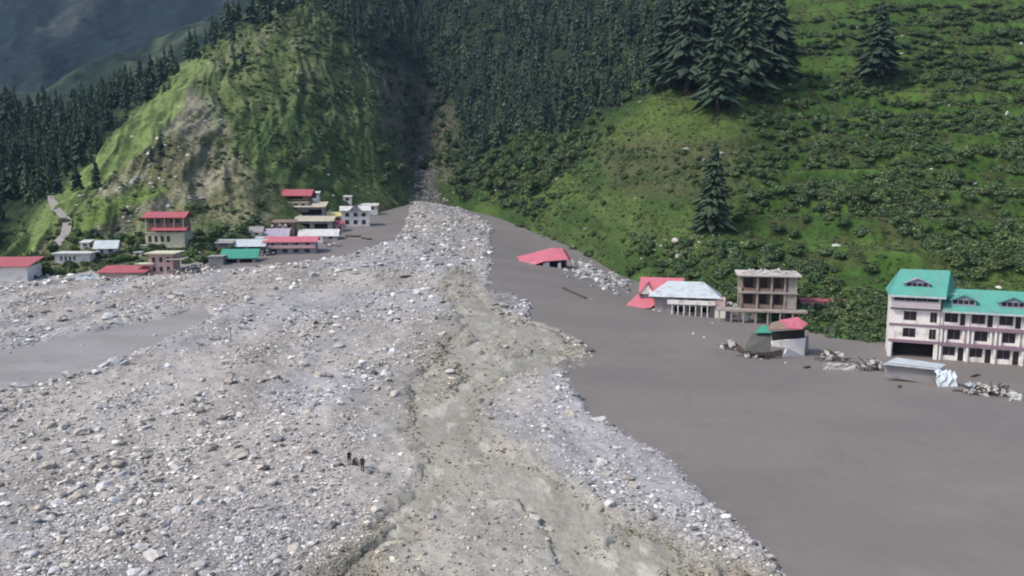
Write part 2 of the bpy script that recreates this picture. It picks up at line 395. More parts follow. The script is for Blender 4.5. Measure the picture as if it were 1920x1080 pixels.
n1 = smooth(-.15, .35, fbm(HX / 14, HZ / 9, 131, 4)); n2 = smooth(-.1, .4, fbm(HX / 5 + 3, HZ / 4, 135, 4)); n3 = smooth(.05, .35, fbm(HX / 9, HZ / 16 + HX / 30, 139, 4))
hc = mixc((.058, .098, .034), (.098, .150, .046), n1)
hc = mixc(hc, (.100, .095, .058), .35 * n2)
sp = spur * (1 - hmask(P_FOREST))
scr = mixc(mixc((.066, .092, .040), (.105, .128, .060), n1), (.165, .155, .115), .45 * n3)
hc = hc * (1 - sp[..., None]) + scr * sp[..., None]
def blend(poly, a, b, t, k=1.0, soft=9, amp=14):
    global hc
    m = hmask(poly, soft, amp) * k; hc = hc * (1 - m[..., None]) + mixc(a, b, t) * m[..., None]; return m
blend(P_LOWG, (.055, .092, .034), (.088, .120, .050), n1, .8, 25)
blend(P_GREEN2, (.105, .150, .048), (.080, .110, .045), n2, .9)
m_cliff = blend(P_CLIFF, (.105, .095, .072), (.230, .210, .175), n3, .75)
m_cliff = np.maximum(m_cliff, blend(P_CLIFF2, (.060, .055, .048), (.160, .148, .125), n3, .8))
blend(P_SAND, (.210, .190, .140), (.110, .115, .070), n2, .85, 14)
blend(P_CREST, (.200, .185, .165), (.085, .090, .058), n2, .7, 14)
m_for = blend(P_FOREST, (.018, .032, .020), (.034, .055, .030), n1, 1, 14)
blend(P_BRIGHT, (.138, .180, .074), (.092, .130, .052), n2, 1, 7, 9)
m_not = blend(P_NOTCH, (.150, .132, .108), (.085, .098, .055), n2, .95, 16, 22); m_for = m_for * (1 - smooth(.08, .5, m_not))
blend(P_KNOLL, (.110, .150, .046), (.130, .140, .062), n2, .85, 14)
blend(P_SLOPE, (.074, .120, .040), (.115, .150, .056), n1, .6, 20)
blend(P_PINK, (.130, .105, .075), (.070, .090, .042), n2, .65, 20)
tr = right[..., None] * (1 - m_for[..., None])
terrc = mixc((.068, .128, .032), (.125, .195, .050), smooth(-.2, .4, fbm(HX / 30, HZ / 5, 143, 3)))
terrc = mixc(terrc, (.085, .080, .045), .8 * (terr_edge > .5) * n2)
hc = hc * (1 - .85 * tr) + terrc * .85 * tr
m_gor = blend(P_GORGE, (.075, .068, .066), (.150, .142, .142), n2, 1, 4, 9)
lane = smooth(6, 0, np.abs(HPX - np.interp(HPY, [365, 400, 412, 440, 465], [97, 118, 128, 118, 100]))) * (HPY > 368) * (HPY < 466) * (HS < 4)
hc = hc * (1 + .22 * fbm(HX / 2.2, HZ / 2.2, 147, 2) + .18 * fbm(HX / 7, HZ / 5, 149, 3))[..., None]
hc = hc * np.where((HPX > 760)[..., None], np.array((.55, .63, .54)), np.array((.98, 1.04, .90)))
hr, hcn = HX.shape; hidx = np.arange(hr * hcn).reshape(hr, hcn)
hq = np.stack([hidx[:-1, :-1], hidx[1:, :-1], hidx[1:, 1:], hidx[:-1, 1:]], -1).reshape(-1, 4)
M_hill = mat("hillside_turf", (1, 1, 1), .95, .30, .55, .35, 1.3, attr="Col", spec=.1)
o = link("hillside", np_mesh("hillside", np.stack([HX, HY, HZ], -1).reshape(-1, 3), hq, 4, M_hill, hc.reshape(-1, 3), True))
tag(o, kind="structure")
def hill_at(px, py, smax=9, tol=5):
    d = (HPX - px) ** 2 + (HPY - py) ** 2
    ok = (d < tol * tol) & (HS < smax)
    if not ok.any(): i = np.unravel_index(np.argmin(d), d.shape)
    else:
        yy = np.where(ok, HY + d * .2, 1e9); i = np.unravel_index(np.argmin(yy), yy.shape)
    return Vector((HX[i], HY[i], HZ[i]))
def at(px, py):
    """point of the ground seen at a pixel of the photograph"""
    X, Y = floor_hit(np.array([px]), np.array([py])); X, Y = float(X[0]), float(Y[0])
    d = (HPX - px) ** 2 + (HPY - py) ** 2
    if d.min() < 40:
        h = hill_at(px, py)
        if h.y < Y + 1: return h
    return Vector((X, Y, float(surf(np.array([X]), np.array([Y]))[0])))
def surf(x, y):
    z, b, a1, a2, c1, s1 = ground(x, y, True)
    z = np.where(np.maximum(a1, a2) > -3.5, np.maximum(z, mudz(x, y)), z)
    z = np.where(c1 > -3.5, np.maximum(z, chanz(x, y)), z)
    z = np.where(s1 > -2.5, np.maximum(z, streamz(x, y)), z)
    return z

# far mountains
def ridge(name, knots, rows, s, amp, c0, c1, c2):
    ks = sorted(knots); px = np.arange(ks[0], ks[-1] + 1, 8.0); n = len(knots[ks[0]])
    A = [[np.interp(px, ks, [knots[k][j][i] for k in ks]) for j in range(n)] for i in (0, 1)]
    t = np.linspace(0, n - 1, rows); i0 = np.minimum(t.astype(int), n - 2); f = t - i0
    PY = np.array(A[0]).T; YY = np.array(A[1]).T
    PYs = PY[:, i0] * (1 - f) + PY[:, i0 + 1] * f; Ys = YY[:, i0] * (1 - f) + YY[:, i0 + 1] * f
    X, Y, Z = unproj(px[:, None], PYs, Ys)
    Z = Z + amp * (.5 - np.abs(fbm(X / s + Y / s * .6, Y / s / 1.6, 161, 5)) * 1.7) + amp * .3 * fbm(X / s * 4, Y / s * 4, 165, 3)
    c = mixc(c0, c1, smooth(-.2, .3, fbm(X / s * 1.5, Z / s * 1.5, 167, 4)))
    c = mixc(c, c2, smooth(.22, .45, fbm(X / s * 2.2 + 7, Z / s * 2.2, 169, 4)))
    a, b = X.shape; ix = np.arange(a * b).reshape(a, b)
    q = np.stack([ix[:-1, :-1], ix[1:, :-1], ix[1:, 1:], ix[:-1, 1:]], -1).reshape(-1, 4)
    o = link(name, np_mesh(name, np.stack([X, Y, Z], -1).reshape(-1, 3), q, 4, mat("far_forest", (1, 1, 1), .95, .5, .035, 9, .05, attr="Col", spec=.05), c.reshape(-1, 3), True))
    return tag(o, kind="structure")
ridge("far_mountain", {-1600: [(320, 1500), (100, 1900), (-140, 2500), (-300, 3000)], -200: [(300, 1500), (110, 1900), (-120, 2500), (-320, 3000)],
    300: [(280, 1500), (100, 1900), (-120, 2500), (-300, 3000)], 900: [(250, 1600), (60, 2000), (-150, 2600), (-300, 3100)]}, 160, 300, 90, (.010, .019, .020), (.024, .036, .030), (.038, .046, .042))
ridge("middle_mountain", {-1500: [(300, 900), (240, 1050), (230, 1200), (330, 1350)], -100: [(300, 900), (240, 1040), (225, 1150), (330, 1300)], 60: [(290, 900), (205, 1080), (190, 1150), (330, 1300)],
    200: [(280, 900), (150, 1100), (125, 1180), (330, 1350)], 330: [(260, 950), (110, 1130), (70, 1250), (330, 1400)], 480: [(240, 1000), (70, 1180), (0, 1350), (300, 1500)], 700: [(200, 1200), (20, 1350), (-60, 1500), (300, 1650)]}, 120, 140, 34,
    (.018, .032, .024), (.034, .050, .034), (.050, .066, .044))

# ------------------------------------------------------------------ merged and repeated small shapes
def merge(name, variants, vi, loc, rz, scl, tint, m, rot=None):
    """one mesh out of many rotated and scaled copies of small shapes (V, tris, colours)"""
    Vs, Fs, Cs, off = [], [], [], 0
    for k, (V, T, C) in enumerate(variants):
        s = np.where(vi == k)[0]
        if not len(s): continue
        P = V[None] * scl[s][:, None, :]
        if rot is not None: P = np.einsum('nij,nvj->nvi', rot[s], P)
        c, sn = np.cos(rz[s])[:, None], np.sin(rz[s])[:, None]
        P = np.stack([P[..., 0] * c - P[..., 1] * sn, P[..., 0] * sn + P[..., 1] * c, P[..., 2]], -1) + loc[s][:, None, :]
        n = len(V); Vs.append(P.reshape(-1, 3)); Fs.append((T[None] + off + n * np.arange(len(s))[:, None, None]).reshape(-1, 3)); off += n * len(s)
        Cs.append((C[None] * tint[s][:, None, :]).reshape(-1, 3))
    me = np_mesh(name, np.concatenate(Vs), np.concatenate(Fs), 3, m, np.concatenate(Cs))
    return link(name, me)
def ico(sub):
    import bmesh
    bm = bmesh.new(); bmesh.ops.create_icosphere(bm, subdivisions=sub, radius=1)
    V = np.array([v.co[:] for v in bm.verts]); T = np.array([[v.index for v in f.verts] for f in bm.faces]); bm.free(); return V, T
def rock_shape(sub, seed):
    r = np.random.default_rng(seed); V, T = ico(sub)
    for _ in range(7 if sub > 1 else 4):                       # planes chop it into an angular block
        n = r.normal(size=3); n /= np.linalg.norm(n); d = r.uniform(.45, .8)
        q = V @ n; V = V - np.maximum(q - d, 0)[:, None] * n
    V = V * (1 + .10 * r.normal(size=(len(V), 1))); V = V * r.uniform(.75, 1.25, 3) * (1, 1, .72)
    C = np.ones((len(V), 3)) * (1 + .06 * r.normal(size=(len(V), 1)))
    return V, T, C
def rand_rot(n, r):
    q = r.normal(size=(n, 4)); q /= np.linalg.norm(q, axis=1)[:, None]; w, x, y, z = q.T
    return np.stack([np.stack([1 - 2 * (y * y + z * z), 2 * (x * y - w * z), 2 * (x * z + w * y)], -1),
        np.stack([2 * (x * y + w * z), 1 - 2 * (x * x + z * z), 2 * (y * z - w * x)], -1),
        np.stack([2 * (x * z - w * y), 2 * (y * z + w * x), 1 - 2 * (x * x + y * y)], -1)], 1)

# ------------------------------------------------------------------ rubble and boulders of the fan
M_rock = mat("pale_rock", (1, 1, 1), .9, .16, 1.2, .06, 4.0, attr="Col")
N = 330000
rpx = rng.uniform(-260, 2180, N); rpy = rng.uniform(372, 1230, N)
RX, RY = floor_hit(rpx, rpy)
keep = (RY < 520); RX, RY, rpx, rpy = RX[keep], RY[keep], rpx[keep], rpy[keep]
rz_, rb, rmr, rml, rch, rst = ground(RX, RY, True)
mudf = np.maximum(rmr, rml)
dens = .24 + .76 * smooth(-.16, .28, fbm(RX / 8, RY / 14, 201, 4) + .8 * fbm(np.arctan2(RX - AX, AY + 25 - RY) * 40, np.hypot(RX - AX, AY + 25 - RY) / 30, 203, 3))
dens = np.maximum(dens, .8 * smooth(620, 430, rpy))
dens *= 1 - smooth(-.6, .3, mudf); dens *= 1 - .985 * smooth(-1, .2, rch)
dens *= 1 - smooth(.0, 1.2, rst) * (1 - .5 * smooth(-.05, .35, fbm(RX / 4, RY / 7, 205, 3)))
near_left = smooth(560, 300, rpx) * smooth(700, 860, rpy)
dens = np.clip(dens + .10 * near_left, 0, 1)
psz = 1.95 * (1 - rng.uniform(0, .9993, len(RX))) ** (-1 / 2.6)          # size in photo pixels (scale free)
psz = np.minimum(psz * (1 + .35 * near_left), 22)
psz = np.where(rst > -1.0, np.minimum(psz, 6), psz)
size = np.clip(psz * RY / F, .07, 2.1)
hit = rng.uniform(0, 1, len(RX)) < dens
RX, RY, size, rst, rch = RX[hit], RY[hit], size[hit], rst[hit], rch[hit]
psz = size * F / RY
tn = smooth(-.15, .4, fbm(RX / 26, RY / 30, 61, 3) + .25 * (RX < -8) - .3 * (RX > 5))
rc = mixc((.405, .402, .415), (.415, .398, .380), tn) * rng.lognormal(-.03, .36, len(RX))[:, None]
rs_ = smooth(-6, 2, sdist(RX, RY, STREAM))[:, None]; rc = rc * (1 - .28 * rs_ * np.array((.8, .9, 1.3))); rc = np.where((rng.uniform(0, 1, len(RX)) < .17)[:, None], rc * .33, rc); rc = np.clip(rc, .04, .72)
wet = smooth(-1, .3, rst)[:, None]; rc = rc * (1 - wet * np.array((.52, .54, .62)))
RZ = surf(RX, RY) + size * rng.uniform(-.1, .22, len(RX))
order = np.argsort(-psz * (1 + (np.abs(rpx[hit] - 960) > 1000) * -.9)); big = order[:300]; rest = order[300:]
small_shapes = [rock_shape(1, 300 + k) for k in range(14)]
vi = rng.integers(0, 14, len(rest)); s3 = size[rest][:, None] * rng.uniform(.7, 1.35, (len(rest), 3)) * .62 * (1, 1, .8)
o = merge("rubble", small_shapes, vi, np.stack([RX, RY, RZ], 1)[rest], rng.uniform(0, 6.28, len(rest)), s3, rc[rest], M_rock, None)
tag(o, kind="stuff", label="grey and tan stones covering the debris fan", cat="rubble")
print("rubble", len(rest))
bshape = []
for k in range(15):
    V, T, C = rock_shape(2, 400 + k); lum = (.24, .33, .38, .42, .48)[k % 5]
    Ck = C * np.array((lum, lum * (.99, .965, .93)[k % 3], lum * (1.02, .92, .84)[k % 3]))
    bshape.append(np_mesh("boulder", V, T, 3, M_rock, Ck))
GB = "boulders strewn over the debris fan"
def boulder(x, y, s, k, label="angular pale boulder lying among the rubble of the debris fan", group=GB, z=None, sz=(1, 1, .8)):
    o = link("boulder", bshape[k % 15]); o.location = (x, y, float(surf(np.array([x]), np.array([y]))[0]) + .12 * s if z is None else z)
    o.rotation_euler = (random.uniform(-.3, .3), random.uniform(-.3, .3), random.uniform(0, 6.28)); o.scale = (s * sz[0], s * sz[1], s * sz[2])
    return tag(o, label, "boulder", group)
for j, i in enumerate(big): boulder(float(RX[i]), float(RY[i]), float(size[i]) * random.uniform(.55, .75), j, z=float(RZ[i]))
def boulder_px(px, py, wpx, k, label, sz=(1, 1, .8)):
    p = at(px, py); return boulder(p.x, p.y, wpx * p.y / F / 2, k, label, None, None, sz)
boulder_px(641, 763, 24, 4, "flat white slab beside the mud pool, brightest block of the fan", (1.1, .8, .35))
boulder_px(446, 862, 46, 2, "largest grey boulder with a dark shadowed edge, left of the people", (1.3, .8, .6))
boulder_px(470, 862, 26, 3, "pale boulder leaning on the right side of the largest grey boulder")
boulder_px(290, 1045, 48, 4, "big pale boulder near the bottom edge, left of the middle", (1.2, .8, .55))
boulder_px(150, 935, 50, 2, "broad tan slab standing among blocks at the lower left", (1.3, .8, .6))
boulder_px(505, 716, 26, 0, "dark boulder in the dark cluster above the middle of the rubble", (1.3, .7, .6))
boulder_px(490, 720, 18, 5, "small dark boulder left of the dark boulder in the cluster")
boulder_px(565, 672, 15, 4, "small white round boulder on the upper middle of the fan")

# ------------------------------------------------------------------ vegetation
M_leaf = mat("foliage", (1, 1, 1), .8, .25, 1.5, attr="Col", spec=.15)
M_bark = mat("bark", (.075, .055, .04), .95, .2, 3)
def conifer(seed, tiers, nb, rad=.21, tint=(.036, .058, .034)):
    """unit-height conifer: crown and trunk as (V, T, C)"""
    r = np.random.default_rng(seed); V, T, C = [], [], []
    base_t = r.uniform(.06, .14)
    for i in range(tiers):
        a0 = r.uniform(0, 6.28)
        for b in range(nb):
            if r.uniform() < .12: continue
            t = min(.985, base_t + (1 - base_t) * (i + r.uniform(-.9, .9) + .5) / tiers); R0 = (rad * (1 - t) ** .8 + .010) * r.uniform(.62, 1.2) * (1 + .25 * math.sin(3 * a0 + 9 * t))
            a = a0 + 6.283 * b / nb + r.normal(0, .18); L = R0 * r.uniform(.4, 1.2); w = (L * r.uniform(.16, .30) + .006) * (1 if tiers < 20 else .62)
            ca, sa = math.cos(a), math.sin(a); dz = -L * r.uniform(.15, .55); n = len(V)
            th = 1.3 / min(tiers, 30)
            V += [(ca * .01, sa * .01, t + .3 * th), (ca * L * .6 - sa * w, sa * L * .6 + ca * w, t + dz * .4), (ca * L, sa * L, t + dz),
                  (ca * L * .6 + sa * w, sa * L * .6 - ca * w, t + dz * .4), (ca * L * .62, sa * L * .62, t + dz * .45 - th * r.uniform(.5, 1.1)), (ca * L * .5, sa * L * .5, t + th * .35)]
            T += [(n, n + 1, n + 5), (n + 5, n + 1, n + 2), (n + 5, n + 2, n + 3), (n, n + 5, n + 3), (n, n + 4, n + 2)]
            k = r.lognormal(0, .22); C += [tuple(np.array(tint) * k)] * 5 + [tuple(np.array(tint) * k * 1.25)]
    n = len(V); R1 = rad * .38
    for i in range(7):
        a = 6.283 * i / 7; V.append((R1 * math.cos(a), R1 * math.sin(a), base_t + .02))
    V.append((0, 0, .97))
    for i in range(7): T.append((n + i, n + (i + 1) % 7, n + 7))
    C += [tuple(np.array(tint) * .8)] * 8
    crown = (np.array(V), np.array(T), np.array(C))
    V = []; k = 6
    for z, rr in ((-.08, .022), (.35, .014), (.95, .003)):
        for i in range(k): V.append((rr * math.cos(6.283 * i / k), rr * math.sin(6.283 * i / k), z))
    T = []
    for s in range(2):
        for i in range(k):
            a, b = s * k + i, s * k + (i + 1) % k; T += [(a, b, b + k), (a, b + k, a + k)]
    return crown, (np.array(V), np.array(T), np.tile((.075, .055, .04), (len(V), 1)))
def bushshape(seed, nl, tint, squash=.8, leaf=.17):
    r = np.random.default_rng(seed); V, T = ico(2); n0 = len(V)
    lob = r.normal(size=(5, 3)); lob[:, 2] = np.abs(lob[:, 2]); lob /= np.linalg.norm(lob, axis=1)[:, None]
    def rad(D): return .55 + .38 * np.max(np.clip(D @ lob.T, 0, 1) ** 3, 1)
    V = V * (rad(V) * .85)[:, None]; C = np.tile(np.array(tint) * .8, (n0, 1))
    D = r.normal(size=(nl, 3)); D[:, 2] = np.abs(D[:, 2]) * .9 - .12; D /= np.linalg.norm(D, axis=1)[:, None]
    P = D * (rad(D) * r.uniform(.8, 1.18, nl))[:, None]
    a = r.normal(size=(nl, 3)); a += D * .4; u = np.cross(a, D + .01); u /= np.linalg.norm(u, axis=1)[:, None]; w = np.cross(u, r.normal(size=(nl, 3))); w /= np.linalg.norm(w, axis=1)[:, None]
    s = leaf * r.uniform(.6, 1.3, (nl, 1))
    LV = np.stack([P + u * s, P - u * s * .6 + w * s, P - u * s * .5 - w * s * .9], 1).reshape(-1, 3)
    LT = np.arange(nl * 3).reshape(-1, 3) + n0; LC = np.repeat(np.array(tint)[None] * r.lognormal(.02, .28, (nl, 1)), 3, 0)
    V = np.concatenate([V, LV]) * (1, 1, squash); V[:, 2] += .25
    return V, np.concatenate([T, LT]), np.concatenate([C, LC])

# world area of each hill vertex, and whether its cell faces the camera
dX = np.gradient(HX, axis=0); dYj = np.gradient(HY, axis=1); area = np.abs(dX * dYj)
facing = np.gradient(HPY, axis=1) < .1
inview = (HPX > -150) & (HPX < 2070) & (HPY > -260) & (HS > 1.0) & (HS < 8)
def pick(w, n):
    w = (w * inview).ravel(); w = w / w.sum(); k = rng.choice(len(w), n, p=w, replace=False); return np.unravel_index(k, HX.shape)
def hp3(ii): return np.stack([HX[ii], HY[ii], HZ[ii]], 1)
PALE = (.044, .070, .040)
con_hi = [conifer(500 + k, 60, 18, (.20, .23, .18, .25)[k % 4], ((.036, .060, .038), (.030, .050, .034), (.046, .072, .044))[k % 3]) for k in range(6)]
con_lo = [conifer(540 + k, 11, 8, (.19, .26, .23)[k % 3], ((.042, .072, .046), (.034, .056, .040), (.062, .095, .056))[k % 3]) for k in range(8)]
con_me = [(np_mesh("crown", *c[:2], 3, M_leaf, c[2]), np_mesh("trunk", *t[:2], 3, M_bark, t[2])) for c, t in con_hi]
con_me_lo = [(np_mesh("crown", *c[:2], 3, M_leaf, c[2]), np_mesh("trunk", *t[:2], 3, M_bark, t[2])) for c, t in con_lo]
def conifer_thing(p, h, k, label, group, lo=False, wide=1.0):
    e = empty("conifer_tree", (p[0], p[1], p[2] - .1), random.uniform(0, 6.28), label=label, cat="tree", group=group)
    e.scale = (h * wide, h * wide, h)
    c, t = (con_me_lo if lo else con_me)[k % (8 if lo else 6)]
    link("crown", c, e); link("trunk", t, e); return e
# the tall ones one can point at
for i, (px, py, hpx, lab) in enumerate([
    (1345, 205, 185, "dark conifer standing lowest of the cluster on top of the grassy knoll"),
    (1288, 172, 190, "dark conifer at the left front of the cluster on the knoll"),
    (1402, 170, 200, "tall dark conifer right of the lowest one on the knoll"),
    (1446, 150, 175, "rightmost dark conifer of the cluster on the knoll"),
    (1248, 158, 150, "leftmost dark conifer at the edge of the knoll cluster"),
    (1322, 150, 190, "dark conifer behind the middle of the knoll cluster"),
    (1372, 138, 185, "dark conifer at the back of the cluster, behind the tall one"),
    (1425, 115, 150, "dark conifer rising behind the right end of the knoll cluster"),
    (1335, 430, 158, "lone dark conifer on the open slope below the knoll"),
    (1648, 150, 135, "lone dark conifer high on the terraced hillside at the right")]):
    p = hill_at(px, py); conifer_thing(p, hpx * p.y / F * 1.02, i, lab, None, wide=1.25)
conifer_thing(hill_at(1318, 428), 95 * hill_at(1318, 428).y / F, 2, "shorter dark conifer leaning against the left side of the lone conifer", None, wide=1.3)
fw = area * m_for * facing * (HS < 7.6) * (1 - .75 * smooth(.25, .5, fbm(HX / 45, HY / 45, 211, 3)))
fw = fw * np.where(HPY < 30, .8, 1)
ii = pick(fw, 2900); P = hp3(ii); hh = rng.triangular(6, 13, 24, len(P)) * np.where(P[:, 1] > 500, 1.15, .9)
ii2 = pick(area * (1 - m_for) * spur * (HS > 3.0) * (HPX < 480) * (HPX > -150), 90)
P = np.concatenate([P, hp3(ii2)]); hh = np.concatenate([hh, rng.uniform(6, 13, 90)])
ppx, ppy = proj(P[:, 0], P[:, 1], P[:, 2]); sc = hh * F / P[:, 1] * ((ppx > 0) & (ppx < 1920) & (ppy > 25) & (ppy < 460))
order = np.argsort(-sc); big = order[:285]; rest = order[285:]
for j, i in enumerate(big):
    conifer_thing(P[i], hh[i], j, "dark green conifer of the forest around the gorge", "conifers of the forest around the gorge", lo=True)
v2 = [(np.concatenate([c[0], t[0]]), np.concatenate([c[1], t[1] + len(c[0])]), np.concatenate([c[2], t[2]])) for c, t in con_lo]
s3 = hh[rest][:, None] * np.stack([rng.uniform(.85, 1.3, len(rest))] * 2 + [np.ones(len(rest))], 1)
o = merge("forest", v2, rng.integers(0, 8, len(rest)), P[rest] - (0, 0, .1), rng.uniform(0, 6.28, len(rest)), s3, rng.lognormal(0, .2, (len(rest), 1)) * np.ones((1, 3)), M_leaf)
tag(o, kind="stuff", label="dense dark conifer forest filling the gorge and upper slopes", cat="forest")

TB = [(.062, .108, .042), (.076, .122, .048), (.052, .090, .044), (.092, .130, .056), (.066, .100, .052), (.074, .104, .046)]
bush_v = [bushshape(600 + k, 150, TB[k % 6], (.8, .95, .7)[k % 3]) for k in range(12)]
bush_me = [np_mesh("shrub", *v[:2], 3, M_leaf, v[2]) for v in bush_v]
bw = area * facing * (1 - m_for) * (1 - m_gor) * (HS < 7.5)
clump = smooth(-.12, .25, fbm(HX / 26, HZ / 4.5 + HY / 60, 221, 3))
w_t = bw * right * (HY < 480) * (.03 + 1.0 * clump) * (.25 + 2.2 * terr_edge)
gl = hmask([(840, 300), (930, 270), (1060, 270), (1130, 235), (1150, 260), (1060, 340), (980, 430), (930, 385), (860, 375)], 12)
w_g = bw * gl * (.3 + clump)
w_s = bw * spur * (1 - hmask(P_BRIGHT)) * (1 - m_cliff) * (.2 + clump)
w_sl = bw * hmask(P_SLOPE) * (.15 + clump * .8)
w_f = bw * smooth(2.0, 1.2, HS) * smooth(1150, 1300, HPX) * (HPX < 1700)
sets = []
for w, n, lo_, hi_ in ((w_t, 3600, .8, 2.9), (w_g, 300, 1.6, 3.6), (w_s, 1500, .6, 1.8), (w_sl, 260, .7, 1.9), (w_f, 260, 1.2, 2.6)):
    k = pick(w, n); sets.append((hp3(k), rng.uniform(lo_, hi_, n)))
P = np.concatenate([s[0] for s in sets]); rr = np.concatenate([s[1] for s in sets])
man = [(x, y, r_) for x, y, r_ in ((1530, 625, 2.6), (1560, 640, 2.8), (1590, 625, 3.0), (1625, 640, 3.0), (1650, 625, 2.8), (1610, 600, 3.2), (1575, 595, 2.8), (1545, 600, 2.4), (1640, 590, 3), (1520, 590, 2),
    (1370, 470, 3.2), (1400, 500, 3.0), (1440, 490, 2.6), (1350, 520, 2.6), (1300, 515, 2.4), (1335, 540, 2.2), (1370, 540, 2.6), (1240, 500, 2.2), (1180, 515, 2.0), (1420, 460, 2.5),
    (960, 385, 4.5), (985, 400, 4.0), (1010, 385, 4.0), (950, 365, 4.0), (1000, 360, 4.0), (1035, 370, 3.5), (975, 425, 2.6), (1010, 430, 2.4), (1075, 470, 2.2), (1105, 480, 2.0),
    (370, 440, 2.4), (385, 462, 2.4), (360, 480, 2.2), (250, 470, 2.2), (235, 485, 2.0), (160, 455, 2.2), (215, 490, 2), (480, 415, 3.0), (470, 425, 2.4), (720, 365, 2.4), (745, 372, 2.2), (700, 362, 2.2), (130, 500, 1.8), (70, 505, 2.0), (90, 512, 1.8), (100, 470, 2.2), (85, 485, 2.4), (215, 455, 2.4), (228, 450, 2.6), (240, 455, 2.2), (265, 455, 2.2), (195, 505, 1.8),
    (350, 445, 2.6), (362, 470, 2.6), (350, 495, 2.4), (375, 490, 2.2), (395, 455, 2.6), (405, 440, 2.8), (420, 430, 2.6), (350, 505, 1.8), (245, 500, 1.8), (265, 495, 1.8), (285, 475, 1.8), (455, 435, 2.6), (430, 445, 2.2),
    (60, 480, 2.6), (40, 490, 2.4), (175, 440, 2.2), (620, 385, 2.6), (600, 392, 2.2), (640, 372, 2.6), (690, 372, 2.4), (500, 395, 2.8), (505, 375, 2.6), (488, 385, 2.6), (720, 380, 2.2), (740, 383, 2.0), (755, 378, 2.0), (1560, 545, 2.6), (1620, 550, 2.8), (1500, 545, 2.4))]
MP = np.array([hill_at(x, y)[:] for x, y, _ in man]); P = np.concatenate([MP, P]); rr = np.concatenate([[m[2] for m in man], rr])
ppx, ppy = proj(P[:, 0], P[:, 1], P[:, 2]); sc = rr * F / P[:, 1] * ((ppx > 0) & (ppx < 1920) & (ppy > 5))
nohouse = ~((ppx > 500) & (ppx < 720) & (ppy > 360) & (ppy < 470)); sc = sc * nohouse
P = P[nohouse]; rr = rr[nohouse]; sc = sc[nohouse]
order = np.argsort(-sc); big = order[:300]; rest = order[300:]
for j, i in enumerate(big):
    o = link("shrub", bush_me[j % 12]); o.location = (P[i][0], P[i][1], P[i][2] - .1 * rr[i]); o.rotation_euler = (0, 0, random.uniform(0, 6.28))
    o.scale = (rr[i], rr[i], rr[i] * random.uniform(.8, 1.2))
    tag(o, "bushy green shrub growing on the green valley side", "shrub", "shrubs on the valley sides")
s3 = rr[rest][:, None] * rng.uniform(.8, 1.25, (len(rest), 3))
o = merge("shrubbery", bush_v, rng.integers(0, 12, len(rest)), P[rest] - (0, 0, .15), rng.uniform(0, 6.28, len(rest)), s3, rng.lognormal(0, .18, (len(rest), 1)) * np.ones((1, 3)), M_leaf)
tag(o, kind="stuff", label="green bushes massed along the terrace edges and slopes", cat="shrubs")
kb = pick(area * facing * m_for * smooth(-.05, .35, fbm(HX / 38, HY / 38, 233, 3)) * (HPX > 560) + area * facing * m_not * .12, 1300); PB = hp3(kb); q = rng.uniform(2.0, 4.4, 1300)
o = merge("woodland", bush_v, rng.integers(0, 6, 1300), PB + (0, 0, 1.2), rng.uniform(0, 6.28, 1300), np.stack([q, q, q * 1.4], 1), (.85 * rng.lognormal(0, .25, (1300, 1))) * np.ones((1, 3)), M_leaf)
tag(o, kind="stuff", label="round broadleaf crowns filling gaps in the conifer forest", cat="forest")
# broadleaf trees at the mouth of the gorge and along the forest edge
bl_me = [(np_mesh("crown", v[0] + (0, 0, .75), v[1], 3, M_leaf, v[2] * 1.05), None) for v in bush_v[:6]]
tk = MB(); tk.beam((0, 0, -.3), (0.03, 0, 1.1), .09, 7, .05); tk.beam((0, 0, .6), (.35, .1, 1.15), .045, 5, .02); tk.beam((0, 0, .7), (-.3, -.15, 1.2), .045, 5, .02)
tkm = bpy.data.meshes.new("trunk"); tkm.from_pydata(tk.v, [], tk.f); tkm.materials.append(M_bark)
kb = pick(area * facing * (.30 * m_for * smooth(-.1, .3, fbm(HX / 30, HY / 30, 231, 3)) * (HPX > 500) + .15 * m_not + .9 * gl + .25 * hmask([(480, 240), (760, 300), (765, 375), (600, 345), (480, 330)], 15)) * (1 - m_gor), 295)
PB = hp3(kb)
for j in range(len(PB)):
    q = rng.uniform(2.2, 4.4); e = empty("broadleaf_tree", (PB[j][0], PB[j][1], PB[j][2]), rng.uniform(0, 6.28), label="round crowned broadleaf tree on the slopes around the gorge mouth", cat="tree", group="broadleaf trees around the gorge mouth")
    e.scale = (q, q, q * rng.uniform(1.0, 1.5)); link("crown", bl_me[j % 6][0], e); link("trunk", tkm, e)
# low scrub and tussocks
def tussock(seed, tint):
    r = np.random.default_rng(seed); n = 12; a = r.uniform(0, 6.28, n); q = r.uniform(.1, .9, n); V = []
    for i in range(n):
        c = np.array((math.cos(a[i]) * q[i], math.sin(a[i]) * q[i], .1 + .35 * (1 - q[i])))
        for _ in range(3): V.append(c + r.normal(0, .28, 3) * (1, 1, .8))
    V = np.array(V); V[:, 2] = np.maximum(V[:, 2], -.1)
    return V, np.arange(n * 3).reshape(-1, 3), np.repeat(np.array(tint)[None] * r.lognormal(0, .3, (n, 1)), 3, 0)
TT = [(.060, .092, .034), (.080, .118, .040), (.050, .072, .034), (.090, .092, .054), (.050, .078, .032), (.14, .13, .09)]
tus = [tussock(700 + k, TT[k % 6]) for k in range(12)]
w = area * HY ** -.6 * facing * (1 - m_for * .9) * (1 - m_gor) * (HS < 7.5) * (.3 + n2) * (1 - .5 * hmask(P_BRIGHT))
k = pick(w, 42000); P = hp3(k); brt = hmask(P_BRIGHT)[k] > .4; rr = rng.uniform(.35, 1.25, len(P)) * np.where(brt, .6, 1)
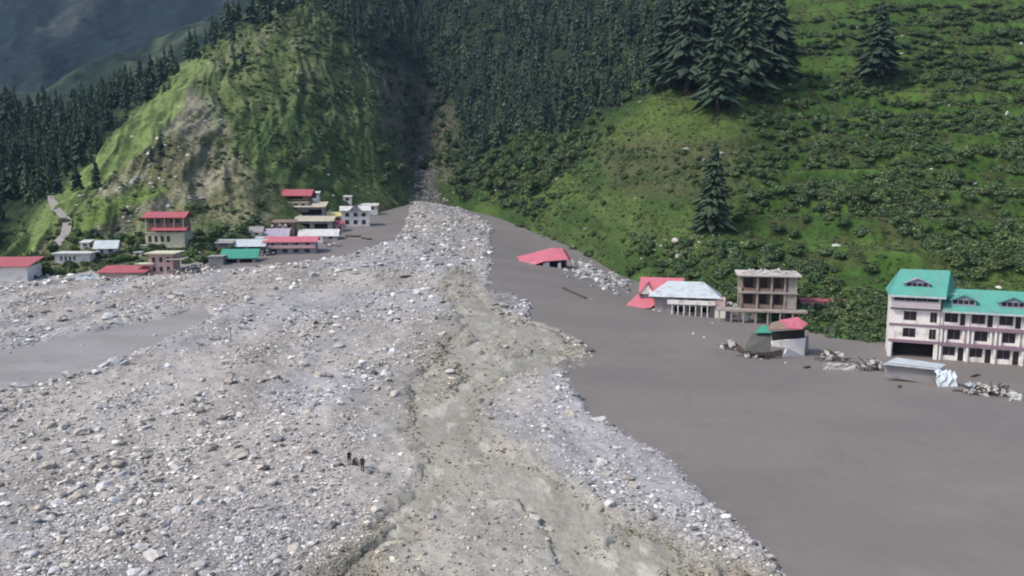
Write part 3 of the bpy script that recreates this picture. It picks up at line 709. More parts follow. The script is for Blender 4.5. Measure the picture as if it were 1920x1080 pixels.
vi = rng.integers(0, 12, len(P)); vi = np.where(brt, 1 + 6 * (vi % 2), vi); rr = np.where(P[:, 1] < 330, rr * .75, rr)
o = merge("low_scrub", tus, vi, P, rng.uniform(0, 6.28, len(P)), rr[:, None] * np.ones((1, 3)), np.where(brt, 1.25, 1.0)[:, None] * np.ones((1, 3)), M_leaf)
tag(o, kind="stuff", label="low grass tussocks and scrub on the hillsides", cat="scrub")
# stones on the hillsides and at the gorge mouth
w = area * facing * (m_cliff * .6 + m_gor * 2 + m_not * .25 + .02 * spur + .015 + .8 * hmask([(1230, 455), (1330, 425), (1370, 440), (1250, 500), (1170, 505)], 6)) * (1 - m_for) * (HS < 7)
k = pick(w, 1900); P = hp3(k); rr = rng.uniform(.25, 1.0, len(P)) ** 1.6 * 1.3
o = merge("scree", small_shapes, rng.integers(0, 14, len(P)), P, rng.uniform(0, 6.28, len(P)), rr[:, None] * rng.uniform(.7, 1.2, (len(P), 3)), (np.where(m_gor[k] + m_not[k] > .4, .17, .34)[:, None] * rng.lognormal(0, .3, (len(P), 1))) * np.array([[1, .97, .92]]), M_rock)
tag(o, kind="stuff", label="pale loose stones scattered over the slopes and gorge mouth", cat="scree")
#PART3
# ------------------------------------------------------------------ buildings
WHITE = mat("white_plaster", (.68, .66, .65), .9, .08, .7, dirt=(.36, .33, .30))
CREAM = mat("cream_plaster", (.52, .52, .40), .9, .08, .7, dirt=(.34, .31, .26))
PINKW = mat("pink_plaster", (.50, .34, .34), .9, .1, .7, dirt=(.32, .28, .26))
LAVW = mat("lavender_plaster", (.36, .32, .42), .9, .1, .7, dirt=(.25, .23, .24))
GREYW = mat("grey_render", (.27, .26, .27), .95, .12, .9, dirt=(.18, .165, .155))
BRICK = mat("brown_brickwork", (.20, .145, .12), .95, .18, 1.5)
CONC = mat("raw_concrete", (.30, .27, .25), .95, .12, 1.0, dirt=(.19, .17, .16))
BAND = mat("mauve_slab_paint", (.22, .155, .20), .9, .1, 1.0)
GLASS = mat("dark_glass", (.022, .018, .024), .2, .2, 1.0, spec=.5)
DARK = mat("painted_interior_shade", (.03, .027, .026), .95, .2, 1.0)  # near-black colour painted in place of the shade inside openings
WOODP = mat("dark_timber", (.055, .045, .038), .9, .2, 2.0)
RED = mat("red_roof_sheet", (.36, .095, .115), .65, .12, .8, stripes=1.6, dirt=(.34, .09, .09))
PINKR = mat("faded_red_roof_sheet", (.47, .135, .18), .6, .10, .8, stripes=1.6, dirt=(.45, .14, .16))
TEAL = mat("teal_roof_sheet", (.085, .31, .265), .55, .08, .8, stripes=1.4, dirt=(.12, .24, .21))
GREEN = mat("green_roof_sheet", (.05, .27, .19), .5, .1, .8, stripes=1.6)
PALER = mat("pale_tin_sheet", (.46, .52, .56), .5, .08, .8, stripes=1.6, dirt=(.33, .33, .33))
WHITER = mat("white_roof_sheet", (.56, .56, .55), .6, .08, .8, stripes=1.6, dirt=(.36, .34, .32))
CREAMR = mat("cream_flat_roof", (.42, .39, .31), .9, .10, .8, dirt=(.26, .23, .19))
YELR = mat("yellow_roof_sheet", (.55, .50, .22), .6, .08, .8, stripes=1.6)
TINB = mat("crumpled_blue_white_sheet", (.55, .62, .66), .5, .12, 1.5)
MUDDY = mat('muddy_plaster', (.40, .38, .365), .95, .35, 1.1, dirt=(.16, .145, .135))
FRAME = mat("window_frame_paint", (.30, .25, .26), .8, .1, 2.0)

def facade(mb, x0, x1, z0, z1, holes, y=0.0, th=.22):
    """wall face at y with real openings and reveals"""
    xs = sorted({x0, x1, *[h[0] for h in holes], *[h[1] for h in holes]}); zs = sorted({z0, z1, *[h[2] for h in holes], *[h[3] for h in holes]})
    for a, b in zip(xs, xs[1:]):
        for c, d in zip(zs, zs[1:]):
            mx_, mz_ = (a + b) / 2, (c + d) / 2
            if not any(h[0] < mx_ < h[1] and h[2] < mz_ < h[3] for h in holes): mb.quad((a, y, c), (b, y, c), (b, y, d), (a, y, d))
    for a, b, c, d in [h[:4] for h in holes]:
        mb.quad((a, y, c), (a, y + th, c), (a, y + th, d), (a, y, d)); mb.quad((b, y, c), (b, y, d), (b, y + th, d), (b, y + th, c))
        mb.quad((a, y, c), (b, y, c), (b, y + th, c), (a, y + th, c)); mb.quad((a, y, d), (a, y + th, d), (b, y + th, d), (b, y, d))
def window(a, b, c, d, parent, y=.10, fm=FRAME, name="window", mull=1):
    w = MB(); t = .07
    w.box(a, a + t, y, y + .06, c, d); w.box(b - t, b, y, y + .06, c, d); w.box(a + t, b - t, y, y + .06, c, c + t); w.box(a + t, b - t, y, y + .06, d - t, d)
    for k in range(mull):
        x = a + (b - a) * (k + 1) / (mull + 1); w.box(x - .025, x + .025, y + .01, y + .05, c + t, d - t)
    wo_ = w.build(name, fm, parent)
    MB().box(a + t, b - t, y + .065, y + .085, c + t, d - t).build("pane", GLASS, wo_)
    return wo_
def gable(mb, x0, x1, y0, y1, z, h, o=.5, ridge=.5, hip=0.0):
    yr = y0 + (y1 - y0) * ridge; zr = z + h; a, b = x0 - o, x1 + o
    sf = h / (yr - y0); sb = h / (y1 - yr)
    mb.plate([(a, y0 - o, z - o * sf), (b, y0 - o, z - o * sf), (b - hip, yr, zr), (a + hip, yr, zr)])
    mb.plate([(b, y1 + o, z - o * sb), (a, y1 + o, z - o * sb), (a + hip, yr + .01, zr - .01), (b - hip, yr + .01, zr - .01)])
    if hip:
        mb.plate([(a, y1 + o, z - o * sb), (a, y0 - o, z - o * sf), (a + hip, yr, zr)]); mb.plate([(b, y0 - o, z - o * sf), (b, y1 + o, z - o * sb), (b - hip, yr, zr)])
def house(name, label, cat, px, py, wpx, hpx, depth, yaw=0, wall=WHITE, holes=(), roof="flat", rmat=CONC, rh=1.6, over=.5, hip=0, group=None, sink=2.0, door=None, p=None, ridge=.5, extra=None, Y=None):
    """px,py: bottom middle of the front wall; sizes in photo pixels; holes in fractions of the front (x0,x1,z0,z1,kind)"""
    p = p or at(px, py); k = p.y / F; w, h = wpx * k, hpx * k
    e = empty(name, tuple(p), R(yaw), label=label, cat=cat, group=group)
    wm = MB(); H = [(-w / 2 + a * w, -w / 2 + b * w, c * h, d * h, kind) for a, b, c, d, kind in holes]
    facade(wm, -w / 2, w / 2, -sink, h, H)
    wm.quad((-w / 2, 0, -sink), (-w / 2, 0, h), (-w / 2, depth, h), (-w / 2, depth, -sink)); wm.quad((w / 2, 0, -sink), (w / 2, depth, -sink), (w / 2, depth, h), (w / 2, 0, h))
    wm.quad((-w / 2, depth, -sink), (-w / 2, depth, h), (w / 2, depth, h), (w / 2, depth, -sink))
    wm.quad((-w / 2, 0, h - .02), (w / 2, 0, h - .02), (w / 2, depth, h - .02), (-w / 2, depth, h - .02))
    if roof == "gable" and not hip:
        yr = depth * ridge
        for x in (-w / 2, w / 2): wm.quad((x, 0, h), (x, depth, h), (x, yr, h + rh))
    wm.build("wall", wall, e)
    for a, b, c, d, kind in H:
        if kind == "w": window(a, b, c, d, e)
        elif kind == "d": MB().box(a, b, .12, .17, c, d).build("door", WOODP, e)
        elif kind == "v": MB().box(a, b, 1.6, 1.7, c, d).build("shade_panel", DARK, e)  # dark panel paints the room's shade behind an open bay
    rm = MB()
    if roof == "flat": rm.box(-w / 2 - over, w / 2 + over, -over, depth + over, h + .004, h + .004 + rh)
    elif roof == "gable": gable(rm, -w / 2, w / 2, 0, depth, h + .13, rh, over, ridge, hip)
    elif roof == "shed": rm.plate([(-w / 2 - over, -over, h + .14), (w / 2 + over, -over, h + .14), (w / 2 + over, depth + over, h + .14 + rh), (-w / 2 - over, depth + over, h + .14 + rh)])
    rm.build("roof", rmat, e)
    if extra: extra(e, w, h, depth)
    return e
def ws(n, c, d, a=.06, b=.94, fill=.5, kind="w"):
    s = (b - a) / n; return [(a + s * i + s * (1 - fill) / 2, a + s * i + s * (1 + fill) / 2, c, d, kind) for i in range(n)]

# left bank settlement
house("house", "white house with a red roof cut by the left edge", "house", 12, 530, 76, 28, 9, 8, WHITE, [], "shed", RED, 1.8, .7)
house("house", "low white house with a row of dark windows, beside the foot of the lane", "house", 137, 492, 62, 17, 6, 6, WHITE, ws(4, .3, .75, .12, .62, .5) , "flat", WHITER, .35, .7)
house("hut", "small pale blue pitched hut among trees above the low white house", "hut", 198, 474, 38, 13, 5, 12, PALER, ws(2, .3, .8), "gable", PALER, 2.0, .5)
def tall_red(e, w, h, d):
    f = MB(); f.box(-w / 2 - 1.2, w / 2 - .5, -1.6, -.01, h * .02 - .3, h * .02); f.box(-w / 2 - 1.2, w / 2 - .5, -1.6, -1.5, h * .02, h * .02 + .9); f.build("balcony", CREAM, e)
    u = MB(); u.box(-w / 2 + .4, w / 2 - .4, .8, d - .6, h + .3, h + 5.0); up = u.build("upper_storey", BRICK, e)
    MB().plate([(-w / 2 + 2.2, -1.3, h + .9), (w / 2 + 1.0, -1.3, h + .9), (w / 2 + 1.0, 1.4, h + 2.3), (-w / 2 + 2.2, 1.4, h + 2.3)]).build("lower_roof", RED, e)
    r = MB(); gable(r, -w / 2, w / 2, 0, d, h + 5.1, 1.5, .6); r.build("upper_roof", RED, e)
    for i in range(5): window(-w / 2 + 1.2 + i * (w - 2) / 5, -w / 2 + 2.6 + i * (w - 2) / 5, h + 3.0, h + 4.4, e, y=.72)
    c = MB()
    for i in range(5): x = -w / 2 + .3 + i * (w - .6) / 4; c.box(x - .12, x + .12, .2, .44, h + .32, h + 4.95)
    c.each("post", CREAM, e)
house("house", "tall house with stacked red roofs over a cream lower storey", "house", 311, 462, 72, 26, 8, 4, CREAM, ws(4, .35, .8, .04, .66, .55), "flat", CREAM, .3, .3, extra=tall_red)
def slabs(e, w, h, d):
    MB().box(-w / 2 - 3.5, -w / 2 + 1.5, -1.2, 2.5, h * .5, h * .5 + .25).build("canopy", CREAM, e)
    MB().box(w / 2 - 1.5, w / 2 + 2.8, -.8, d - 2, h * .72, h * .72 + .25).build("canopy", CREAM, e)
    c = MB(); c.box(w / 2 + 2.2, w / 2 + 2.45, -.6, -.35, -2, h * .72); c.box(-w / 2 - 3.2, -w / 2 - 2.95, -1, -.75, -2, h * .5); c.each("post", CREAM, e)
house("house", "half finished pink and cream two storey house below the tall red roofed house", "house", 303, 515, 44, 38, 7, 4, PINKW, ws(3, .12, .38, .05, .95, .5) + ws(3, .58, .85, .05, .95, .5), "flat", CREAM, .3, 1.0, extra=slabs)
house("shed", "long low red roofed shed half buried at the edge of the debris", "shed", 228, 520, 84, 8, 6, 2, PINKW, [], "shed", RED, 1.3, .6, sink=3)
house("shed", "small grey walled shed left of the green roof", "shed", 405, 497, 26, 16, 5, 10, GREYW, [], "flat", GREYW, .2, .2)
house("shed", "shed under a bright green roof at the edge of the grey mud", "shed", 447, 492, 62, 8, 6, 10, GREYW, [(.15, .45, 0, .8, "v"), (.55, .9, 0, .8, "v")], "shed", GREEN, 2.3, .7)
house("house", "grey roofed long house behind the green roofed shed", "house", 455, 472, 80, 12, 8, 8, GREYW, [(.3, .55, .1, .8, "v"), (.65, .95, .1, .8, "v")], "gable", PALER, 1.8, .7)
house("house", "lavender roofed house behind the pink and lavender building", "house", 515, 448, 50, 8, 7, 8, PINKW, ws(3, .2, .8), "gable", LAVW, 2.2, .7)
def balc(e, w, h, d):
    f = MB(); f.box(-w / 2, w / 2, -1.3, -.01, h * .47, h * .47 + .2); f.box(-w / 2, w / 2, -1.3, -1.22, h * .47 + .2, h * .47 + 1.0); f.build("balcony", PINKW, e)
    f = MB()
    for i in range(6): x = -w / 2 + .1 + i * (w - .3) / 5; f.box(x, x + .14, -1.28, -1.14, h * .47 + 1.0, h)
    f.each("post", LAVW, e)
house("house", "pink and lavender two storey building with a balcony above the mud", "house", 545, 475, 92, 23, 8, 8, LAVW, ws(4, .08, .38, kind="w") + ws(4, .6, .9, kind="w"), "gable", PINKR, 1.3, .8, extra=balc)
house("house", "white roofed house right of the pink and lavender building", "house", 597, 450, 68, 9, 8, 7, WHITE, ws(4, .2, .8), "gable", WHITER, 2.0, .8)
house("kiosk", "tiny white block standing in front of the white roofed house", "kiosk", 600, 455, 11, 12, 1.8, 7, WHITE, [], "flat", WHITER, .15, .15)
house("house", "broad house with a cream flat roof in the middle of the village", "house", 583, 430, 82, 16, 8, 5, GREYW, [(.15, .5, .1, .75, "v"), (.6, .9, .1, .75, "v")], "shed", CREAMR, 1.7, .7)
house("house", "brick rubble house with a torn roof at the left of the village", "house", 532, 430, 40, 14, 6, 5, BRICK, ws(3, .2, .7, kind="v"), "shed", BRICK, .8, .5)
house("house", "cream roofed house below the big red roof", "house", 572, 404, 72, 16, 7, 4, GREYW, [(.1, .3, .1, .75, "v"), (.4, .95, .1, .75, "v")], "shed", CREAMR, 2.0, .8)
house("house", "house with a yellow roof beside the white village house", "house", 622, 420, 46, 14, 6, 6, PINKW, ws(3, .2, .75), "shed", YELR, 1.6, .5)
house("house", "house under the broad red roof, highest of the village", "house", 545, 373, 66, 9, 8, 2, BRICK, [(.15, .85, .1, .8, "v")], "gable", RED, 1.9, 1.6)
house("hut", "small pale teal hut right of the broad red roof", "hut", 590, 376, 19, 15, 4, 6, PALER, ws(1, .4, .8), "shed", WHITER, .8, .3)
def crown_gable(e, w, h, d):
    g = MB(); g.quad((-w * .16, -.6, h + .1), (w * .16, -.6, h + .1), (0, -.6, h + 2.2)); g.build("gable_front", LAVW, e)
    g = MB(); g.plate([(-w * .22, -.9, h - .1), (0, -.9, h + 2.5), (0, 3.5, h + 2.5), (-w * .22, 3.5, h - .1)]); g.plate([(0, -.9, h + 2.5), (w * .22, -.9, h - .1), (w * .22, 3.5, h - .1), (0, 3.5, h + 2.5)]); g.build("gable_roof", GREYW, e)
house("house", "white two storey house with dark windows and a grey gable, at the village edge", "house", 667, 424, 52, 30, 7, 10, WHITE, ws(3, .12, .40) + ws(3, .60, .85), "gable", WHITER, 1.6, .7, extra=crown_gable)
house("house", "pale flat roofed house behind the white two storey house", "house", 684, 394, 50, 9, 7, 6, WHITE, ws(3, .2, .8), "shed", WHITER, 1.0, .5)
house("hut", "tiny white hut highest on the bank behind the white house", "hut", 652, 378, 15, 10, 4, 5, WHITE, ws(1, .3, .8), "shed", WHITER, .6, .3)

house("house", "narrow lavender house front squeezed between the long grey roof and the pink building", "house", 492, 462, 20, 14, 6, 8, LAVW, ws(2, .3, .75), "shed", PALER, .8, .3)
house("house", "small pink house at the edge of the mud left of the white two storey house", "house", 632, 434, 24, 14, 6, 8, PINKW, ws(2, .3, .75), "shed", RED, 1.0, .4)
house("house", "narrow cream house between the broad red roof and the cream roof below it", "house", 556, 388, 44, 8, 6, 4, CREAM, ws(3, .2, .8), "flat", CREAMR, .3, .5)
house("shed", "low grey shed at the left end of the long grey roof", "shed", 420, 464, 30, 9, 5, 8, GREYW, ws(1, .1, .8, kind="v"), "shed", GREYW, .8, .4)
house("house", "small grey roofed house among trees behind the long grey roof", "house", 474, 443, 32, 9, 6, 8, CREAM, ws(2, .3, .8), "gable", GREYW, 1.6, .5)
house("hut", "tiny white hut among trees left of the pale blue hut", "hut", 160, 464, 16, 9, 4, 10, WHITE, ws(1, .3, .8), "shed", WHITER, .6, .3)
house("hut", "tiny cream hut at the left foot of the tall red roofed house", "hut", 258, 480, 14, 8, 4, 6, CREAM, ws(1, .3, .8), "flat", WHITER, .2, .2)
# --- right bank: pieces given by their seen corners at a distance
def W3(px, py, Y): return Vector(unproj(px, py, Y))
def loc3(e, pts): return [tuple(Vector(q) - e.location) for q in pts]
p = at(1020, 498)
e = empty("collapsed_house", tuple(p), 0, label="collapsed house showing only its tilted red roof above the mud", cat="house"); Y = p.y
MB().plate(loc3(e, [W3(984, 503, Y - 1), W3(1020, 491, Y), W3(1066, 487, Y), W3(1054, 466, Y + 8), W3(1035, 465, Y + 8), W3(969, 482, Y + 6)]), .25).build("roof", PINKR, e)
MB().plate(loc3(e, [W3(1054, 466, Y + 8.1), W3(1066, 487, Y + .1), W3(1071, 486, Y + 4), W3(1060, 468, Y + 11)]), .15).build("roof_end", RED, e)
m = MB()
for a, b in ((990, 1005), (1018, 1030), (1046, 1052)): m.plate(loc3(e, [W3(a, 510, Y + .6), W3(b, 510, Y + .6), W3(b, 491, Y + .7), W3(a, 494, Y + .7)]), .4)
m.build("wall", WHITE, e)
MB().plate(loc3(e, [W3(1004, 510, Y + 3), W3(1062, 508, Y + 3), W3(1062, 488, Y + 3), W3(1004, 492, Y + 3)]), .2).build("shade_panel", DARK, e)  # dark sheet standing in for the shade under the tilted roof

def dormer(e, x, y, z, w, h, d, rm, gm, n=3):
    q = empty("dormer", (x, y, z)); q.parent = e
    # the dormer is one part: cheeks and front; gable roof and windows are its pieces
    b = MB(); facade(b, -w / 2, w / 2, 0, h, [(-w / 2 + .25 + i * (w - .5) / n + .06, -w / 2 + .25 + (i + 1) * (w - .5) / n - .06, .25, h - .12) for i in range(n)], 0, .15)
    b.quad((-w / 2, 0, h), (w / 2, 0, h), (0, 0, h + h * .75)); b.quad((-w / 2, 0, 0), (-w / 2, 0, h), (-w / 2, d, h), (-w / 2, d, 0)); b.quad((w / 2, 0, 0), (w / 2, d, 0), (w / 2, d, h), (w / 2, 0, h))
    o = b.build("dormer", gm, e); o.location = (x, y, z); bpy.data.objects.remove(q)
    for i in range(n): MB().box(-w / 2 + .3 + i * (w - .5) / n, -w / 2 + .2 + (i + 1) * (w - .5) / n, .10, .13, .25, h - .12).build("window", GLASS, o)
    r = MB(); r.plate([(-w / 2 - .35, -.35, h - .2), (0, -.35, h + h * .80), (0, d, h + h * .80), (-w / 2 - .35, d, h - .2)]); r.plate([(0, -.35, h + h * .80), (w / 2 + .35, -.35, h - .2), (w / 2 + .35, d, h - .2), (0, d, h + h * .80)])
    r.build("dormer_roof", rm, o); return o
# red roofed house
def red_house(e, w, h, d):
    k = MB(); k.plate([(-w / 2 - 4.5, -3.4, h - 4.6), (-w / 2 + 3.0, -3.4, h - 4.0), (-w / 2 + 6.5, 1.0, h - 1.0), (-w / 2 - 1.0, 1.0, h - 1.2)]); k.build("lower_roof", PINKR, e)
    k = MB(); k.quad((-w / 2 - .2, -.75, h - .8), (-w / 2 + 3.6, -.75, h - .8), (-w / 2 + 1.7, -.75, h + 1.9)); k.build("gable_front", WHITE, e)
    k = MB(); k.plate([(-w / 2 - .6, -1.0, h - 1.2), (-w / 2 + 1.7, -1.0, h + 2.2), (-w / 2 + 1.7, 3, h + 2.2), (-w / 2 - .6, 3, h - 1.2)]); k.plate([(-w / 2 + 1.7, -1.0, h + 2.2), (-w / 2 + 4.0, -1.0, h - 1.2), (-w / 2 + 4.0, 3, h - 1.2), (-w / 2 + 1.7, 3, h + 2.2)]); k.build("gable_roof", PINKR, e)
house("house", "collapsing house with crumpled bright red roofs beside the pale blue roof", "house", 1238, 577, 74, 33, 8, -16, GREYW, [(.05, .55, .0, .5, "v")], "gable", PINKR, 3.0, .6, extra=red_house)
def blue_house(e, w, h, d):
    k = MB()
    for i in range(7): x = -w / 2 + w * .30 + i * w * .58 / 6; k.box(x - .13, x + .13, -1.9, -1.64, -2.2, h - 2.3)
    k.box(-w / 2 + w * .22, w / 2, -2.1, -1.9, h - 2.3, h - 1.2); k.box(-w / 2 + w * .22, w / 2, -1.9, -.02, h - 2.45, h - 2.25); k.build("veranda", WHITE, e)
    k = MB(); k.box(w / 2 + .004, w / 2 + 2.6, -1.4, 3, -2, 2.1); k.build("end_wall", WHITE, e)
    k = MB(); k.box(w / 2 + .1, w / 2 + 2.5, -1.3, 2.9, 2.102, 4.3); k.build("upper_wall", PINKW, e)
    k = MB(); k.beam((w * .28, d * .5, h + 2.2), (w * .28, d * .5, h + 4.2), .07); k.build("pole", GREEN, e)
house("house", "house with a wide pale blue roof and white veranda, sunk in the mud", "house", 1283, 588, 112, 38, 9, -14, GREYW, ws(3, .1, .38, .3, .95, .7, "v") + ws(3, .55, .8, .3, .95, .6, "w"), "gable", PALER, 2.5, 1.6, extra=blue_house, ridge=.62, sink=3, hip=4.6)
# unfinished frame
def frame_house():
    p = at(1438, 604); k = p.y / F; e = empty("unfinished_building", tuple(p), R(-12), label="unfinished brown two storey frame building with rubble on its slab roof", cat="building")
    w = 100 * k; u = 31 * k; z0 = 27 * k; d = 8.5
    m = MB(); xs = [-w / 2, -w * .20, w * .06, w * .30, w / 2]
    for x in xs:
        for y in (0, d): m.box(x - .2, x + .2, y - .2, y + .2, z0 - 5, z0 + 2 * u)
    m.each("post", CONC, e)
    MB().box(-w / 2 - .3, w / 2 + .3, -.5, d + .3, z0 + u - .25, z0 + u + .2).build("floor_slab", CONC, e)
    MB().box(-w / 2 - 1.0, w / 2 + 1.0, -1.2, d + .8, z0 + 2 * u, z0 + 2 * u + .45).build("roof_slab", mat("bleached_concrete", (.46, .43, .42), .95, .15, 1.2), e)
    b = MB(); b.box(-w / 2 + .2, w / 2 - .2, 2.6, 2.8, z0, z0 + 2 * u - .3)
    b.box(-w / 2 + .2, w * .30 - .2, .25, .4, z0, z0 + .9); b.box(-w / 2 + .2, w * .30 - .2, .25, .4, z0 + u + .2, z0 + u + .9); b.each("brick_wall", BRICK, e)
    c = MB(); c.box(w * .30 + .2, w / 2 - .2, .1, 2.5, z0, z0 + u - .3); c.box(w * .36, w / 2 - .2, .1, 2.5, z0 + u + .2, z0 + 2 * u); c.build("side_wall", CONC, e)
    for x0, x1 in ((xs[0] + .3, xs[1] - .3), (xs[1] + .3, xs[2] - .3), (xs[2] + .3, xs[3] - .3)):
        for s in (0, 1): MB().box(x0 + .5, x1 - .5, 2.5, 2.58, z0 + s * u + .9, z0 + s * u + u - .8).build("window", GLASS, e)
    r = MB(); rr_ = random.Random(5)
    for i in range(38):
        x = rr_.uniform(-w / 2, w / 2); y = rr_.uniform(-.6, d); s = rr_.uniform(.2, .8); zz_ = z0 + 2 * u + .45
        r.plate([(x, y, zz_ + rr_.uniform(0, .5)), (x + s * 1.5, y + rr_.uniform(-.4, .4), zz_ + rr_.uniform(0, .7)), (x + s, y + s, zz_ + rr_.uniform(.2, .9))], .2)
    r.each("rubble_piece", MUDDY, e)
    q = MB(); q.box(-w / 2 - 5.5, w / 2 + 2.5, -2.6, 1.6, z0 - .55, z0 - .1); q.build("terrace_slab", CONC, e)
    q = MB()
    for i in range(8): x = -w / 2 - 5.0 + i * (w + 7) / 7; q.box(x - .18, x + .18, -2.4, -2.05, -3, z0 - .56)
    q.each("stilt", CONC, e)
frame_house()
house("wall_remnant", "low reddish house strip with a white awning right of the unfinished building", "house", 1545, 578, 84, 12, 4, -14, PINKW, ws(5, .1, .7, kind="v"), "flat", RED, .3, .4, sink=4)
MBk = MB()
p = at(1401, 600); e = empty("water_tank", tuple(p), 0, label="white upright water tank below the unfinished building terrace", cat="tank")
m = MB(); m.beam((0, 0, -.5), (0, 0, 1.6), .75, 14); m.build("tank", WHITE, e); m = MB(); m.beam((0, 0, 1.6), (0, 0, 1.85), .75, 14, .3); m.beam((0, 0, 1.85), (0, 0, 2.0), .25, 10); m.build("lid", WHITE, e)
# wrecked house in the mud
p = at(1480, 668); Y = p.y
e = empty("wrecked_house", tuple(p), 0, label="wrecked house with a red roof corner, white wall and fallen dark roof", cat="house")
m = MB(); m.plate(loc3(e, [W3(1466, 676, Y - 1), W3(1508, 668, Y + 1), W3(1511, 634, Y + 1), W3(1448, 640, Y - .3), W3(1448, 650, Y - .3), W3(1476, 652, Y - .8)]), .35); m.build("wall", WHITE, e)
m = MB(); m.plate(loc3(e, [W3(1508, 668, Y + 1.05), W3(1516, 660, Y + 6), W3(1516, 628, Y + 6), W3(1511, 634, Y + 1.05)]), .3); m.build("end_wall", GREYW, e)
m = MB(); m.plate(loc3(e, [W3(1450, 640, Y + .6), W3(1509, 634, Y + 1.8), W3(1509, 618, Y + 1.9), W3(1446, 622, Y + .7)]), .2); m.build("shade_panel", DARK, e)  # shaded gap below the roof, painted as a dark sheet
m = MB(); m.plate(loc3(e, [W3(1478, 616, Y - .6), W3(1503, 617, Y + 0), W3(1515, 607, Y + 3), W3(1495, 594, Y + 6), W3(1462, 600, Y + 5)]), .16); m.build("roof", PINKR, e)
m = MB(); m.plate(loc3(e, [W3(1440, 618, Y + 1), W3(1478, 616.5, Y - .5), W3(1462, 601, Y + 4.9), W3(1446, 605, Y + 5)]), .16); m.build("torn_roof", BRICK, e)
m = MB(); m.plate(loc3(e, [W3(1414, 624, Y + .5), W3(1447, 624, Y + .2), W3(1436, 610, Y + 3), W3(1428, 610, Y + 3)]), .12); m.build("green_sheet", GREEN, e)
m = MB(); m.plate(loc3(e, [W3(1394, 658, Y - 2), W3(1444, 662, Y - 1.5), W3(1446, 625, Y + 1.2), W3(1410, 624, Y + 1.4)]), .2); m.build("fallen_roof", mat("dark_weathered_sheet", (.10, .098, .09), .85, .2, 1.2), e)
m = MB(); m.plate(loc3(e, [W3(1392, 663, Y - 2.2), W3(1466, 668, Y - 1.6), W3(1466, 655, Y - 1.2), W3(1442, 660, Y - 1.6)]), .3); m.build("fallen_beam", WOODP, e)
def timber(pts, r, label, name="log", Yo=0):
    P_ = [at(*q) for q in pts]; o0 = P_[0]; m = MB()
    for a, b in zip(P_, P_[1:]): m.beam(a - o0 + Vector((0, 0, r * .5)), b - o0 + Vector((0, 0, r * .5)), r, 8, r * .9)
    o = m.build(name, WOODP, None); o.location = o0; return tag(o, label, "log")
timber([(1362, 648), (1380, 651), (1392, 660), (1405, 664)], .6, "curved dark tree trunk lying against the wrecked house")
timber([(1056, 540), (1070, 547), (1084, 553), (1098, 559)], .35, "thin dark log floating in the mud below the collapsed red roof")
timber([(648, 443), (662, 444), (676, 444)], .45, "dark log on the mud below the white village house, the left one")
timber([(679, 447), (690, 449), (698, 449)], .45, "dark log on the mud, right of the other log below the village", "log")
timber([(1508, 690), (1518, 688)], .25, "short dark log in the mud right of the wrecked house")
timber([(1684, 725), (1690, 726)], .3, "short dark stump in the mud before the half buried shed", "stump")
timber([(1822, 706), (1832, 703), (1838, 704)], .25, "dark branch on the mud in front of the hotel")

# half buried shed
p = at(1725, 716); Y = p.y
e = empty("buried_shed", tuple(p), 0, label="long half buried grey shed with a pale tin roof in front of the hotel", cat="shed")
m = MB(); m.plate(loc3(e, [W3(1660, 706, Y + 1.2), W3(1755, 722, Y - .6), W3(1755, 690, Y - .6), W3(1660, 680, Y + 1.2)]), .3); m.build("wall", GREYW, e)
m = MB(); m.plate(loc3(e, [W3(1757, 720, Y - .6), W3(1768, 712, Y + 3), W3(1768, 684, Y + 3), W3(1757, 690, Y - .6)]), .25); m.build("end_wall", PALER, e)
m = MB(); m.plate(loc3(e, [W3(1655, 682, Y + .7), W3(1760, 693, Y - 1.2), W3(1774, 683, Y + 3.5), W3(1682, 670, Y + 5)]), .15); m.build("roof", PALER, e)
def crumple(name, label, px, py, wpx, hpx, m_, seed, cat="sheet"):
    p = at(px, py); k = p.y / F; r = np.random.default_rng(seed); n = 9; V = []
    for j in range(n):
        for i in range(n):
            u, v = i / (n - 1) - .5, j / (n - 1)
            V.append((u * wpx * k * (1.1 - .3 * v) + r.normal(0, .14), v * hpx * k * .7 + r.normal(0, .14), hpx * k * (.95 * math.sin(min(1, v * 1.7) * 1.57)) + r.normal(0, .2) - .2))
    Q = [(j * n + i, j * n + i + 1, (j + 1) * n + i + 1, (j + 1) * n + i) for j in range(n - 1) for i in range(n - 1)]
    me = bpy.data.meshes.new(name); me.from_pydata(V, [], Q); me.materials.append(m_); o = link(name, me); o.location = p
    md = o.modifiers.new("th", 'SOLIDIFY'); md.thickness = .06
    return tag(o, label, cat)
crumple("metal_sheet", "crumpled pale blue metal sheet at the right end of the buried shed", 1776, 724, 38, 30, TINB, 3)
crumple("tarpaulin", "pale muddy tarpaulin spread on the mud between wrecked house and shed", 1575, 693, 60, 12, mat("muddy_tarpaulin", (.36, .34, .34), .9, .15, 2), 4, "tarpaulin")
crumple("metal_sheet", "pale bent sheet in the debris heap before the right end of the hotel", 1828, 728, 34, 10, PALER, 6)
crumple("metal_sheet", "white crumpled bundle at the right edge below the hotel", 1904, 750, 22, 14, WHITER, 8)
crumple("metal_sheet", "pale tin sheet lying slanted at the left of the long red shed", 163, 527, 44, 10, PALER, 9)

